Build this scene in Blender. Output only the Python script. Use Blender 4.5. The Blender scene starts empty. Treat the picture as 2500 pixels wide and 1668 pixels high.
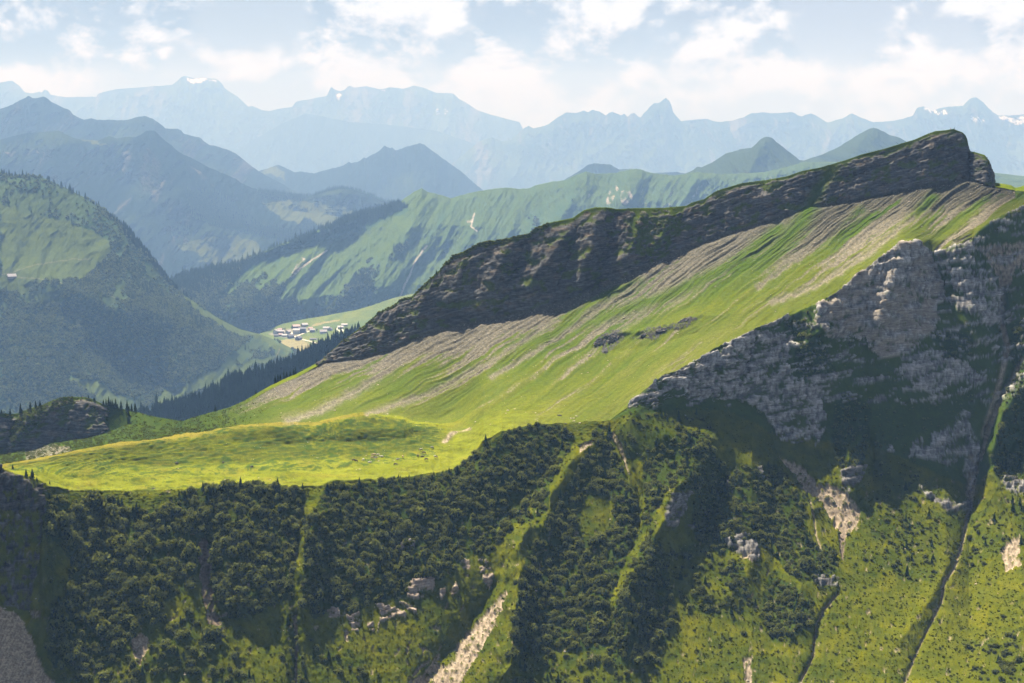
import bpy, bmesh, math, random
import numpy as np
from mathutils import Vector, Matrix
R = math.radians
random.seed(7); rng = np.random.default_rng(7)
SC = bpy.context.scene; COL = SC.collection

# ---------------------------------------------------------------- camera
F = 4167.0; CX = 1250.0; CY = 834.0; HZ = 300.0      # focal length and frame centre in photo pixels, HZ = true horizon row
TH = math.atan((CY - HZ) / F)
cam = bpy.data.cameras.new('camera'); camo = bpy.data.objects.new('camera', cam); COL.objects.link(camo)
cam.sensor_width = 36.0; cam.lens = 36.0 * F / 2500.0
cam.clip_start = 1.0; cam.clip_end = 90000.0
camo.rotation_euler = (math.pi / 2 - TH, 0, 0); SC.camera = camo

# ---------------------------------------------------------------- light, sky, exposure
SUN_AZ = R(-27); SUN_EL = R(53)
EXPO = 2.05
sd = bpy.data.lights.new('sun', 'SUN'); so = bpy.data.objects.new('sun', sd); COL.objects.link(so)
sd.energy = 4.8; sd.angle = R(0.5); sd.color = (1.0, 0.93, 0.80)
sv = Vector((math.sin(SUN_AZ) * math.cos(SUN_EL), math.cos(SUN_AZ) * math.cos(SUN_EL), math.sin(SUN_EL)))
so.rotation_euler = sv.to_track_quat('Z', 'Y').to_euler(); so.location = sv * 3000
SC.view_settings.view_transform = 'Standard'; SC.view_settings.look = 'None'
SC.view_settings.exposure = EXPO; SC.view_settings.gamma = 1.0
SC.cycles.max_bounces = 5; SC.cycles.diffuse_bounces = 2; SC.cycles.glossy_bounces = 1
SC.cycles.transmission_bounces = 2; SC.cycles.volume_bounces = 0; SC.cycles.transparent_max_bounces = 6
SC.cycles.use_denoising = True

class NT:
    """small node-tree helper"""
    def __init__(s, tree): s.t = tree; tree.nodes.clear()
    def n(s, typ, **kw):
        nd = s.t.nodes.new(typ); ins = kw.pop('ins', {})
        for k, v in kw.items(): setattr(nd, k, v)
        for k, v in ins.items():
            if isinstance(v, bpy.types.NodeSocket): s.t.links.new(v, nd.inputs[k])
            else: nd.inputs[k].default_value = v
        return nd
    def m(s, op, a, b=None, c=None, clamp=False):
        nd = s.t.nodes.new('ShaderNodeMath'); nd.operation = op; nd.use_clamp = clamp
        for i, v in enumerate((a, b, c)):
            if v is None: continue
            if isinstance(v, bpy.types.NodeSocket): s.t.links.new(v, nd.inputs[i])
            else: nd.inputs[i].default_value = v
        return nd.outputs[0]
    def mix(s, f, a, b, blend='MIX'):
        nd = s.t.nodes.new('ShaderNodeMix'); nd.data_type = 'RGBA'; nd.blend_type = blend
        for k, v in ((0, f), (6, a), (7, b)):
            if isinstance(v, bpy.types.NodeSocket): s.t.links.new(v, nd.inputs[k])
            else: nd.inputs[k].default_value = v if k == 0 else (*v, 1.0)
        return nd.outputs[2]
    def noise(s, vec, scale, detail=4, rough=0.5, dist=0.0):
        nd = s.n('ShaderNodeTexNoise', ins={'Vector': vec, 'Scale': scale, 'Detail': detail, 'Roughness': rough, 'Distortion': dist})
        return nd.outputs[0]
    def ramp(s, v, lo, hi):
        nd = s.n('ShaderNodeMapRange', interpolation_type='SMOOTHSTEP', ins={0: v, 1: lo, 2: hi}); return nd.outputs[0]
    def vmap(s, vec, scale=(1, 1, 1), loc=(0, 0, 0), rot=(0, 0, 0)):
        return s.n('ShaderNodeMapping', ins={'Vector': vec, 'Scale': scale, 'Location': loc, 'Rotation': rot}).outputs[0]

def pixdir(px, py):
    a = (px - CX) / F; b = -(py - CY) / F
    return Vector((a, math.cos(TH) + b * math.sin(TH), -math.sin(TH) + b * math.cos(TH))).normalized()

world = bpy.data.worlds.new('World'); SC.world = world; world.use_nodes = True
w = NT(world.node_tree)
sky = w.n('ShaderNodeTexSky', sky_type='NISHITA', sun_disc=False, sun_elevation=SUN_EL, sun_rotation=SUN_AZ,
          altitude=2000.0, air_density=1.0, dust_density=1.5, ozone_density=1.0)
tc = w.n('ShaderNodeTexCoord').outputs['Generated']
sep = w.n('ShaderNodeSeparateXYZ', ins={0: tc})
# cumulus: layered noise over the sky sphere, thicker in a few banks
# (bank direction, radius, weight) : where the photograph has its big cumulus heads
banks = [(60, 60, .035, .20), (230, 70, .045, .22), (420, 40, .03, .10), (120, 190, .04, .10), (560, 160, .05, .08), (900, 60, .045, .25), (880, 150, .04, .16), (1010, 30, .02, .1),
         (1250, 60, .045, .22), (1390, 90, .04, .16), (1560, 110, .05, .17), (1650, 60, .04, .14), (1850, 130, .045, .20), (1960, 90, .03, .12), (2120, 190, .05, .14),
         (2230, 20, .035, .12), (2400, 230, .06, .10), (1500, 215, .05, .1), (700, 230, .08, .1), (1750, 240, .05, .1),
         (170, 20, .018, -.30), (215, 125, .02, -.26), (420, 120, .022, -.22), (1010, 190, .02, -.34), (1040, 55, .015, -.3), (1275, 110, .025, -.24),
         (600, 60, .05, -.22), (1080, 90, .02, -.2), (2050, 40, .05, -.26), (2300, 100, .05, -.24), (1480, 15, .03, -.2), (700, 20, .04, -.15)]
warp = w.n('ShaderNodeTexNoise', ins={'Vector': tc, 'Scale': 16.0, 'Detail': 6.0})
wv = w.n('ShaderNodeVectorMath', operation='MULTIPLY_ADD', ins={0: warp.outputs[1], 1: (0.10, 0.10, 0.10), 2: tc}).outputs[0]
def coverage(vec):
    v = w.vmap(vec, (1, 1, 1.5), (3.1, 1.7, 0.4))
    a = w.noise(v, 17.0, 12, 0.62, 0.2)
    b = w.noise(v, 6.0, 3, 0.5)
    return w.m('ADD', w.m('MULTIPLY', a, 0.85), w.m('MULTIPLY', b, 0.15))
acc = None
for (px, py, rad, wt) in banks:
    dv = pixdir(px, py)
    df = w.n('ShaderNodeVectorMath', operation='SUBTRACT', ins={0: wv, 1: tuple(dv + Vector((.05, .05, .05)))}).outputs[0]
    ln = w.n('ShaderNodeVectorMath', operation='LENGTH', ins={0: df}).outputs['Value']
    g = w.m('MULTIPLY', w.m('SUBTRACT', 1.0, w.ramp(ln, 0.0, rad)), wt)
    acc = g if acc is None else w.m('ADD', acc, g)
low = w.m('MULTIPLY', w.m('SUBTRACT', 1.0, w.ramp(sep.outputs[2], -0.02, 0.06)), 0.10)
dens = w.m('ADD', w.m('ADD', coverage(tc), acc), low)
off = w.n('ShaderNodeVectorMath', operation='ADD', ins={0: tc, 1: tuple(Vector((-0.25, 0, 1.0)).normalized() * 0.018)}).outputs[0]
dens2 = coverage(off)
cover = w.ramp(dens, 0.35, 0.52)
thick = w.ramp(dens, 0.60, 0.98)
lit = w.m('MULTIPLY_ADD', w.m('SUBTRACT', coverage(tc), dens2), 10.0, 0.44, clamp=True)
SKG = 1.0
right = w.ramp(w.m('DIVIDE', sep.outputs[0], w.m('MAXIMUM', sep.outputs[1], 0.2)), -0.15, 0.35)
blue = w.mix(w.m('MULTIPLY', w.m('SUBTRACT', 1.0, w.ramp(sep.outputs[2], -0.02, 0.10)), 0.6), (0.108, 0.130, 0.160), (0.120, 0.142, 0.170))
blue = w.mix(w.m('MULTIPLY', right, 0.65), blue, (0.118, 0.132, 0.168))
shade = w.mix(right, (0.088, 0.112, 0.145), (0.098, 0.114, 0.146))
cl = w.mix(lit, shade, (0.225, 0.240, 0.265))
cl = w.mix(w.m('MULTIPLY', thick, 0.25), cl, (0.15, 0.18, 0.24))
skyc = w.mix(cover, blue, cl)
skyc = w.mix(w.m('MULTIPLY', w.m('SUBTRACT', 1.0, w.ramp(sep.outputs[2], 0.005, 0.045)), 0.65), skyc, (0.138, 0.160, 0.192))   # the cloud band sinks into mist at the horizon
bg1 = w.n('ShaderNodeBackground', ins={0: skyc, 1: SKG})
bg2 = w.n('ShaderNodeBackground', ins={0: sky.outputs[0], 1: 0.05})
# above the cloudy belt the clear physical sky takes over
hi = w.ramp(sep.outputs[2], 0.12, 0.35)
bg3 = w.n('ShaderNodeBackground', ins={0: (.075, .07, .064, 1), 1: 1.0})     # unseen cloud overhead, added and kept dim to neutralise the fill in shade
up = w.n('ShaderNodeMixShader', ins={0: w.ramp(coverage(tc), .44, .56), 1: bg2.outputs[0], 2: bg3.outputs[0]})
ms = w.n('ShaderNodeMixShader', ins={0: hi, 1: bg1.outputs[0], 2: up.outputs[0]})
w.n('ShaderNodeOutputWorld', ins={0: ms.outputs[0]})
world.cycles.sampling_method = 'MANUAL'; world.cycles.sample_map_resolution = 512

# ---------------------------------------------------------------- tags
def tag(o, label=None, cat=None, group=None, kind=None):
    if label: o['label'] = label
    if cat: o['category'] = cat
    if group: o['group'] = group
    if kind: o['kind'] = kind
    return o
def link(name, me, mat=None, parent=None, loc=None):
    o = bpy.data.objects.new(name, me); COL.objects.link(o)
    if mat is not None and me is not None: me.materials.append(mat)
    if parent: o.parent = parent
    if loc is not None: o.location = loc
    return o

# ---------------------------------------------------------------- noise (numpy)
_perm = np.random.default_rng(11).permutation(256).astype(np.int32); _perm = np.concatenate([_perm, _perm, _perm])
_ang = np.random.default_rng(5).uniform(0, 2 * np.pi, 256); _G2 = np.stack([np.cos(_ang), np.sin(_ang)], 1).astype(np.float32)
_g3 = np.random.default_rng(9).normal(size=(256, 3)); _G3 = (_g3 / np.linalg.norm(_g3, axis=1)[:, None]).astype(np.float32)
def _fade(t): return t * t * t * (t * (t * 6 - 15) + 10)
def perlin2(x, y, seed=0):
    x = np.asarray(x, np.float32) + seed * 17.31; y = np.asarray(y, np.float32) - seed * 9.73
    xi = np.floor(x).astype(np.int32); yi = np.floor(y).astype(np.int32); xf = x - xi; yf = y - yi
    xi &= 255; yi &= 255; u = _fade(xf); v = _fade(yf)
    def g(i, j):
        h = _perm[_perm[(xi + i) & 255] + ((yi + j) & 255)]; gg = _G2[h]
        return gg[..., 0] * (xf - i) + gg[..., 1] * (yf - j)
    a = g(0, 0); b = g(1, 0); c = g(0, 1); d = g(1, 1)
    return ((a + u * (b - a)) + v * ((c + u * (d - c)) - (a + u * (b - a)))) * 1.5
def perlin3(x, y, z, seed=0):
    x = np.asarray(x, np.float32) + seed * 17.31; y = np.asarray(y, np.float32) - seed * 9.73; z = np.asarray(z, np.float32) + seed * 3.17
    xi = np.floor(x).astype(np.int32); yi = np.floor(y).astype(np.int32); zi = np.floor(z).astype(np.int32)
    xf = x - xi; yf = y - yi; zf = z - zi; u = _fade(xf); v = _fade(yf); w_ = _fade(zf)
    def g(i, j, k):
        h = _perm[_perm[_perm[(xi + i) & 255] + ((yi + j) & 255)] + ((zi + k) & 255)]; gg = _G3[h]
        return gg[..., 0] * (xf - i) + gg[..., 1] * (yf - j) + gg[..., 2] * (zf - k)
    def lerp(a, b, t): return a + t * (b - a)
    z0 = lerp(lerp(g(0, 0, 0), g(1, 0, 0), u), lerp(g(0, 1, 0), g(1, 1, 0), u), v)
    z1 = lerp(lerp(g(0, 0, 1), g(1, 0, 1), u), lerp(g(0, 1, 1), g(1, 1, 1), u), v)
    return lerp(z0, z1, w_) * 1.5
def fbm2(x, y, oc=4, seed=0, gain=0.5, ridged=False):
    s = 0; a = 1.0; t = 0
    for k in range(oc):
        n = perlin2(x, y, seed + k)
        if ridged: n = 1 - 2 * np.abs(n)
        s = s + a * n; t += a; a *= gain; x = x * 2.03; y = y * 2.03
    return s / t
def fbm3(x, y, z, oc=4, seed=0, gain=0.5, ridged=False):
    s = 0; a = 1.0; t = 0
    for k in range(oc):
        n = perlin3(x, y, z, seed + k)
        if ridged: n = 1 - 2 * np.abs(n)
        s = s + a * n; t += a; a *= gain; x = x * 2.03; y = y * 2.03; z = z * 2.03
    return s / t
def sstep(a, b, x):
    t = np.clip((x - a) / (b - a), 0, 1); return t * t * (3 - 2 * t)
def inpoly(px, py, poly):
    ins = np.zeros(px.shape, bool); n = len(poly)
    for i in range(n):
        x1, y1 = poly[i]; x2, y2 = poly[(i + 1) % n]
        if y1 == y2: continue
        c = ((y1 > py) != (y2 > py)) & (px < (x2 - x1) * (py - y1) / (y2 - y1) + x1)
        ins ^= c
    return ins
def seg_dist(px, py, pts):
    """distance to a polyline and the interpolated third value of its points"""
    best = np.full(px.shape, 1e9, np.float32); val = np.zeros(px.shape, np.float32)
    for (a, b) in zip(pts[:-1], pts[1:]):
        ax, ay, av = a if len(a) > 2 else (*a, 1.0); bx, by, bv = b if len(b) > 2 else (*b, 1.0)
        dx, dy = bx - ax, by - ay; L = dx * dx + dy * dy
        t = np.clip(((px - ax) * dx + (py - ay) * dy) / L, 0, 1)
        d = np.hypot(px - ax - t * dx, py - ay - t * dy); m = d < best
        best[m] = d[m]; val[m] = (av + t * (bv - av))[m]
    return best, val
# photo-tracing frames -> photo pixels
def q1(*p): return [(x / 1.88, y / 1.88) for x, y in p]
def q2(*p): return [(1250 + x / 1.88, y / 1.88) for x, y in p]
def q3(*p): return [(x / 1.88, 834 + y / 1.88) for x, y in p]
def q4(*p): return [(1250 + x / 1.88, 834 + y / 1.88) for x, y in p]
def q5(*p): return [(1900 + x * .2553, 560 + y * .2553) for x, y in p]
def q7(*p): return [(x * .3623, 1100 + y * .3623) for x, y in p]
def q8(*p): return [(700 + x * .3304, 1150 + y * .3304) for x, y in p]
def q9(*p): return [(1450 + x * .23404, 980 + y * .23404) for x, y in p]
def q10(*p): return [(2000 + x * .2128, 900 + y * .2128) for x, y in p]

def unproj(px, py, d):
    """photo pixel + forward distance (m) -> world point"""
    a = (px - CX) / F; b = -(py - CY) / F
    Y = math.cos(TH) + b * math.sin(TH); Z = -math.sin(TH) + b * math.cos(TH)
    k = d / Y
    return np.stack([a * k, d + 0 * k, Z * k], -1)
def proj(P):
    y = P[..., 1] * math.cos(TH) - P[..., 2] * math.sin(TH); z = P[..., 1] * math.sin(TH) + P[..., 2] * math.cos(TH)
    return CX + F * P[..., 0] / y, CY - F * z / y

# ---------------------------------------------------------------- materials
def m_terrain(name, s1, s2, bump, rough=0.95, contrast=0.5, rockbump=0.0):
    """ground whose cover colours (grass, rock, scree) ride in the mesh, broken up by fine noise"""
    mt = bpy.data.materials.new(name); mt.use_nodes = True; t = NT(mt.node_tree)
    co = t.n('ShaderNodeTexCoord').outputs['Object']
    ca = t.n('ShaderNodeVertexColor', layer_name='cover').outputs[0]
    rk = t.n('ShaderNodeAttribute', attribute_name='rock').outputs['Fac']
    n1 = t.noise(co, s1, 6, 0.65); n2 = t.noise(t.vmap(co, (1, 1, 1.0)), s2, 4, 0.6)
    f = t.m('MULTIPLY_ADD', t.m('ADD', t.m('SUBTRACT', n1, 0.5), t.m('MULTIPLY', t.m('SUBTRACT', n2, 0.5), 0.8)), contrast * 2.2, 1.0)
    f = t.m('MAXIMUM', f, 0.25)
    cb = t.n('ShaderNodeCombineXYZ', ins={0: f, 1: f, 2: f}).outputs[0]
    c = t.mix(1.0, ca, cb, 'MULTIPLY')
    # cracks and bedding on rock
    st = t.noise(t.vmap(co, (0.25, 0.25, 2.2), rot=(0, R(-9), 0)), s1 * 1.6, 5, 0.7)
    cr = t.m('MULTIPLY_ADD', t.m('SUBTRACT', st, 0.5), t.m('MULTIPLY', rk, 2.6), 1.0)
    cr = t.m('MAXIMUM', cr, 0.35)
    cb2 = t.n('ShaderNodeCombineXYZ', ins={0: cr, 1: cr, 2: cr}).outputs[0]
    c = t.mix(1.0, c, cb2, 'MULTIPLY')
    h = t.m('ADD', n1, t.m('MULTIPLY', t.m('MULTIPLY', st, rk), 1.5))
    h = t.m('ADD', h, t.m('MULTIPLY', n2, 0.5))
    bp = t.n('ShaderNodeBump', ins={'Height': h, 'Strength': 0.8, 'Distance': bump}).outputs[0]
    p = t.n('ShaderNodeBsdfPrincipled', ins={'Base Color': c, 'Roughness': rough, 'Normal': bp, 'Specular IOR Level': 0.0})
    t.n('ShaderNodeOutputMaterial', ins={0: p.outputs[0]}); return mt
def m_leaf(name, c1, c2, trans=0.35):
    mt = bpy.data.materials.new(name); mt.use_nodes = True; t = NT(mt.node_tree)
    oi = t.n('ShaderNodeObjectInfo').outputs['Random']; co = t.n('ShaderNodeTexCoord').outputs['Object']
    n = t.noise(co, 1.4, 3, 0.6)
    f = t.m('ADD', t.m('MULTIPLY', oi, 0.6), t.m('MULTIPLY', n, 0.5), clamp=True)
    c = t.mix(f, c1, c2)
    d = t.n('ShaderNodeBsdfDiffuse', ins={0: c}); tr = t.n('ShaderNodeBsdfTranslucent', ins={0: t.mix(0.5, c, (c2[0] * 1.6, c2[1] * 1.5, c2[2]))})
    m = t.n('ShaderNodeMixShader', ins={0: trans, 1: d.outputs[0], 2: tr.outputs[0]})
    t.n('ShaderNodeOutputMaterial', ins={0: m.outputs[0]}); return mt
def m_plain(name, col, rough=0.8, var=0.25, scale=2.0):
    mt = bpy.data.materials.new(name); mt.use_nodes = True; t = NT(mt.node_tree)
    co = t.n('ShaderNodeTexCoord').outputs['Object']; n = t.noise(co, scale, 4, 0.6)
    c = t.mix(n, tuple(max(0, v * (1 - var)) for v in col), tuple(v * (1 + var) for v in col))
    bp = t.n('ShaderNodeBump', ins={'Height': n, 'Strength': 0.4, 'Distance': 0.1}).outputs[0]
    p = t.n('ShaderNodeBsdfPrincipled', ins={'Base Color': c, 'Roughness': rough, 'Normal': bp, 'Specular IOR Level': 0.08})
    t.n('ShaderNodeOutputMaterial', ins={0: p.outputs[0]}); return mt

# ---------------------------------------------------------------- layered terrain
ALB = 0.66
def grid_mesh(name, P, cover, rock, mat, smooth=True):
    r, c = P.shape[:2]; me = bpy.data.meshes.new(name)
    me.vertices.add(r * c); me.vertices.foreach_set('co', P.astype(np.float32).ravel())
    i = np.arange(r * c, dtype=np.int32).reshape(r, c)
    q = np.stack([i[:-1, :-1], i[1:, :-1], i[1:, 1:], i[:-1, 1:]], -1).reshape(-1)
    n = (r - 1) * (c - 1); me.loops.add(n * 4); me.loops.foreach_set('vertex_index', q)
    me.polygons.add(n); me.polygons.foreach_set('loop_start', np.arange(0, n * 4, 4, dtype=np.int32))
    me.polygons.foreach_set('loop_total', np.full(n, 4, np.int32))
    me.update(calc_edges=True)
    me.polygons.foreach_set('use_smooth', np.full(n, smooth, bool))
    a = me.color_attributes.new('cover', 'FLOAT_COLOR', 'POINT')
    cc = np.ones((r * c, 4), np.float32); cc[:, :3] = cover.reshape(-1, 3) * ALB; a.data.foreach_set('color', cc.ravel())
    b = me.attributes.new('rock', 'FLOAT', 'POINT'); b.data.foreach_set('value', rock.astype(np.float32).ravel())
    o = link(name, me, mat); tag(o, kind='structure'); return o
def normals(P):
    du = np.gradient(P, axis=1); dv = np.gradient(P, axis=0); n = np.cross(dv, du)
    return n / (np.linalg.norm(n, axis=-1, keepdims=True) + 1e-9)
def curve_grid(xs, curves, rows):
    """control curves [(x, y, distance)...] from the crest down; linear in between"""
    X = []; Y = []; D = []; Vv = []
    ev = [(np.interp(xs, [p[0] for p in c], [p[1] for p in c]), np.interp(xs, [p[0] for p in c], [p[2] for p in c])) for c in curves]
    for k in range(len(ev) - 1):
        n = rows[k]; last = k == len(ev) - 2
        for j in range(n + (1 if last else 0)):
            t = j / n
            Y.append(ev[k][0] * (1 - t) + ev[k + 1][0] * t); D.append(ev[k][1] * (1 - t) + ev[k + 1][1] * t); Vv.append(np.full(len(xs), k + t))
            X.append(xs)
    return np.array(X), np.array(Y), np.array(D), np.array(Vv)
GROUND = -1260.0; FS = 1.3   # FS: the ranges beyond the saddle stand this much farther than first surveyed
def close_back(P, cover, rock, w_, drop=None, bottom=True):
    """the far side of the crest and the foot, down to the valley ground"""
    c = P[0]
    b1 = c + np.array([0, w_ * .4, -w_ * .25]); b2 = c + np.array([0, w_ * 1.6, 0]); b2[:, 2] = np.maximum(c[:, 2] - w_ * 1.6, GROUND)
    rows = [b2, b1]
    Pn = np.concatenate([np.stack(rows), P]); cn = np.concatenate([np.repeat(cover[:1], 2, 0), cover]); rn = np.concatenate([np.repeat(rock[:1], 2, 0), rock])
    if bottom:
        f = P[-1].copy(); dz = f[:, 2] - GROUND; f[:, 1] -= np.maximum(dz, 0) * 0.8 + 5; f[:, 0] *= f[:, 1] / P[-1][:, 1]; f[:, 2] = GROUND - 2
        Pn = np.concatenate([Pn, f[None]]); cn = np.concatenate([cn, cover[-1:]]); rn = np.concatenate([rn, rock[-1:]])
    return Pn, cn, rn
LAY = {}
FARTHER = {'conifer_forest_slope': 1.0, 'scree_peak_mountain': 1.6, 'blue_back_ridge': 1.65, 'dark_conical_hill': 1.65, 'twin_pointed_peaks': 1.45, 'low_blue_hills': 1.6, 'faint_middle_range': 2.3, 'distant_massif': 1.65, 'jagged_far_range': 1.75}
def warpxy(X, Y, a, s, seed=40):
    return X + a * fbm2(X / s, Y / s, 3, seed), Y + a * fbm2(X / s + 31, Y / s + 7, 3, seed + 5)
def lerp3(a, b, t): return np.asarray(a, np.float32) * (1 - t[..., None]) + np.asarray(b, np.float32) * t[..., None]

# ================================================================ FAR RANGES
def relief(X, Y, D, sc, amp, seed, elong=2.2, lean=0.0, fine=0.35):
    """gullies and ribs running down the face: metres to move along the view distance"""
    wx = (X - CX) / F * D; wz = -(Y - HZ) / F * D
    wx2 = wx + sc * .5 * fbm2(wx / sc / 2, wz / sc / 2, 2, seed + 50); u = (wx2 + lean * wz) / sc; v = wz / (sc * elong)
    a = fbm2(u, v, 4, seed, 0.5, ridged=True)
    b = fbm2(wx / sc * 4, wz / sc * 3, 4, seed + 9, 0.6, ridged=True)
    return -amp * (a + fine * b)
def mountain(name, x0, x1, step, curves, rows, sc, amp, seed, mat, colour, spurs=(), jag=3.0, lean=0.0, back=None, kind_fade=6, elong=2.2, jags=22.):
    xs = np.concatenate([np.arange(x0 - 1300, x0, 16) if x0 < 0 else [], np.arange(x0, x1, step), np.arange(x1 + 4, x1 + 1300, 16) if x1 > 2300 else []]).astype(np.float32)
    X, Y, D, V = curve_grid(xs, curves, rows)
    Y = Y + jag * fbm2(X / jags, 0 * X + seed, 5, seed, .6) * np.exp(-V * 3)
    fade = np.clip(V * kind_fade, 0, 1) ** .5
    D = D + relief(X, Y, D, sc, amp, seed, elong, lean) * fade
    for pts, wd in spurs:
        dd, val = seg_dist(X, Y, pts); D = D - val * np.exp(-(dd / wd) ** 1.4) * fade
    fs = FARTHER.get(name, FS)
    Pu = unproj(X, Y, D); P = Pu * fs
    N = normals(P)
    cover, rock = colour(X, Y, D, V, Pu, N)
    if fs > 1.4: cover = np.where(cover > .5, cover, cover * (.60 if name in ('distant_massif', 'jagged_far_range') else .38 if fs > 1.5 else .46))  # far ranges darkened: their backlit shade is put into the cover colour
    Pn, cn, rn = close_back(P, cover, rock, (back or amp * 4) * fs)
    o = grid_mesh(name, Pn, cn, rn, mat)
    LAY[name] = dict(P=P, Pu=Pu, X=X, Y=Y, D=D, V=V, obj=o)
    return o
G_FOR = np.array([.018, .034, .016]); G_GRS = np.array([.065, .098, .022]); G_MEA = np.array([.17, .20, .05]); RKF = np.array([.14, .135, .13]); SCR = np.array([.34, .30, .26])
def col_alpine(gr, fo, rk, seed, snow=0.0, polys_snow=(), polys_mead=(), polys_rock=(), polys_forest=()):
    def f(X, Y, D, V, P, N):
        s = D[0, 0] / 60.
        n = fbm2(P[..., 0] / (s * 3), P[..., 2] / (s * 1.5), 5, seed, .6); n2 = fbm2(P[..., 0] / s, P[..., 2] / (s * 3), 4, seed + 3, .6)
        up = N[..., 2]
        c = lerp3(G_GRS, G_FOR, sstep(-.15, .25, n + fo)); r = sstep(.10, .30, n2 * .8 + rk - (up - .5) * .6)
        c = lerp3(c, RKF, r * .9)
        wx, wy = warpxy(X, Y, 10, 25, seed)
        for pl in polys_mead: c = np.where(inpoly(wx, wy, pl)[..., None], G_MEA * (1 + .3 * n2[..., None]), c)
        for pl in polys_forest: c = np.where(inpoly(wx, wy, pl)[..., None], G_FOR, c)
        for pl in polys_rock:
            m = inpoly(wx, wy, pl) * sstep(-.2, .2, n2); c = lerp3(c, SCR, m * .8); r = np.maximum(r, m)
        if snow:
            m = sstep(.30, .42, fbm2(X / 26, Y / 10, 4, seed + 8, .55) + snow * (1 - V * 1.6)) * (V > .02); c = lerp3(c, (.60, .62, .65), m)
        for pl in polys_snow: c = np.where((inpoly(wx * .7 + X * .3, wy * .7 + Y * .3, pl) & (n2 + .6 * fbm2(X / 5, Y / 3, 3, seed) > -.12))[..., None], np.array([.55, .57, .60]), c)
        return c, r
    return f
MT_FAR = m_terrain('far_range_ground', .003, .012, 15, contrast=.35)
MT_MID = m_terrain('mid_range_ground', .02, .08, 3, contrast=.45)
MT_HILL = m_terrain('green_mountain_ground', .05, .22, 1.2, contrast=.45)

def line(pts, d):  # same distance (or (d0, d1) from first to last)
    if isinstance(d, (int, float)): return [(x, y, d) for x, y in pts]
    n = pts[-1][0] - pts[0][0]; return [(x, y, d[0] + (d[1] - d[0]) * (x - pts[0][0]) / n) for x, y in pts]

# farthest massif with snow on its flat summit
a_sky = [(-500, 210)] + q1((0, 380), (30, 372), (55, 370), (90, 395), (115, 425), (155, 428), (180, 420), (190, 426), (205, 412), (222, 418), (232, 435), (300, 447), (440, 445), (450, 430), (530, 410), (640, 402), (790, 390), (812, 372), (832, 354), (850, 349), (868, 354), (890, 360), (990, 361), (1012, 376), (1022, 388), (1032, 406), (1070, 430), (1100, 452), (1140, 490), (1160, 488), (1178, 495), (1200, 506), (1240, 509), (1280, 500), (1340, 490), (1352, 474), (1362, 465), (1430, 455), (1460, 448), (1500, 440), (1512, 412), (1522, 398), (1532, 410), (1560, 420), (1582, 412), (1594, 398), (1606, 392), (1625, 402), (1680, 396), (1740, 410), (1790, 400), (1850, 408), (1900, 392), (1935, 400), (1965, 412), (2000, 425), (2080, 430), (2105, 452), (2150, 478), (2200, 510), (2300, 540), (2350, 552)) + q2((35, 560), (50, 590), (200, 660)) + [(3000, 420)]
mountain('distant_massif', -400, 1750, 2.6, [line(a_sky, 24500), line([(-500, 330), (3000, 330)], 23500), line([(-500, 470), (3000, 470)], 22000)], [60, 60], 900, 420, 3, MT_FAR,
         col_alpine(0, .1, .25, 3, snow=0, polys_snow=[q1((850, 362), (985, 362), (1000, 372), (930, 376), (880, 380), (850, 372)), q1((1545, 430), (1568, 436), (1556, 462), (1546, 450)), q1((1990, 510), (2030, 495), (2060, 515), (2040, 530), (2000, 522)), q1((1750, 405), (1775, 400), (1762, 435))]), jag=2, jags=30, lean=.2)
b_sky = [(900, 470)] + q1((2000, 800), (2090, 740), (2150, 690), (2200, 650), (2235, 638), (2258, 628), (2280, 640), (2310, 650), (2345, 643)) + q2((30, 612), (55, 588), (75, 577), (100, 590), (170, 570), (195, 550), (215, 535), (250, 516), (290, 520), (330, 508), (350, 515), (370, 503), (400, 512), (415, 520), (430, 532), (445, 518), (462, 512), (480, 522), (500, 530), (515, 522), (530, 537), (545, 522), (562, 518), (580, 535), (592, 540), (605, 520), (622, 505), (635, 488), (652, 474), (680, 470), (695, 458), (706, 449), (722, 462), (732, 485), (738, 512), (755, 535), (775, 556), (820, 552), (860, 548), (890, 545), (940, 560), (1000, 556), (1060, 540), (1100, 520), (1150, 516), (1200, 520), (1290, 515), (1310, 528), (1330, 536), (1350, 526), (1370, 520), (1395, 530), (1420, 546), (1450, 562), (1520, 542), (1560, 520), (1600, 540), (1660, 562), (1740, 556), (1800, 545), (1840, 531), (1860, 495), (1890, 487), (1912, 500), (1930, 512), (1960, 498), (2000, 490), (2070, 486), (2085, 470), (2100, 455), (2115, 448), (2132, 447), (2150, 460), (2165, 472), (2190, 500), (2230, 530), (2290, 530), (2350, 525)) + [(2800, 300)]
mountain('jagged_far_range', 900, 2900, 2.6, [line(b_sky, 19000), line([(900, 470), (1100, 420), (2900, 400)], 18200), line([(900, 520), (2900, 520)], 17000)], [60, 60], 700, 380, 12, MT_FAR,
         col_alpine(0, .15, .2, 12, snow=0, polys_snow=[q2((2100, 530), (2150, 545), (2180, 560), (2130, 562), (2110, 550)), q2((2230, 532), (2300, 545), (2350, 535), (2350, 572), (2290, 565), (2250, 550)), q2((1890, 492), (1930, 495), (1960, 515), (1990, 500), (2000, 525), (1950, 530), (1910, 515))]), jag=2.2, jags=14, lean=-.2)
c_sky = [(-500, 340)] + q1((0, 560), (300, 600), (900, 700), (1100, 680), (1290, 570), (1400, 521), (1460, 530), (1600, 560), (1800, 575), (2000, 600), (2180, 660), (2300, 720)) + [(1400, 440)]
mountain('faint_middle_range', -400, 1400, 3, [line(c_sky, 16000), line([(-500, 480), (1400, 480)], 14800)], [60], 600, 260, 23, MT_FAR, col_alpine(0, .3, 0, 23), jag=2, jags=30)
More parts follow.
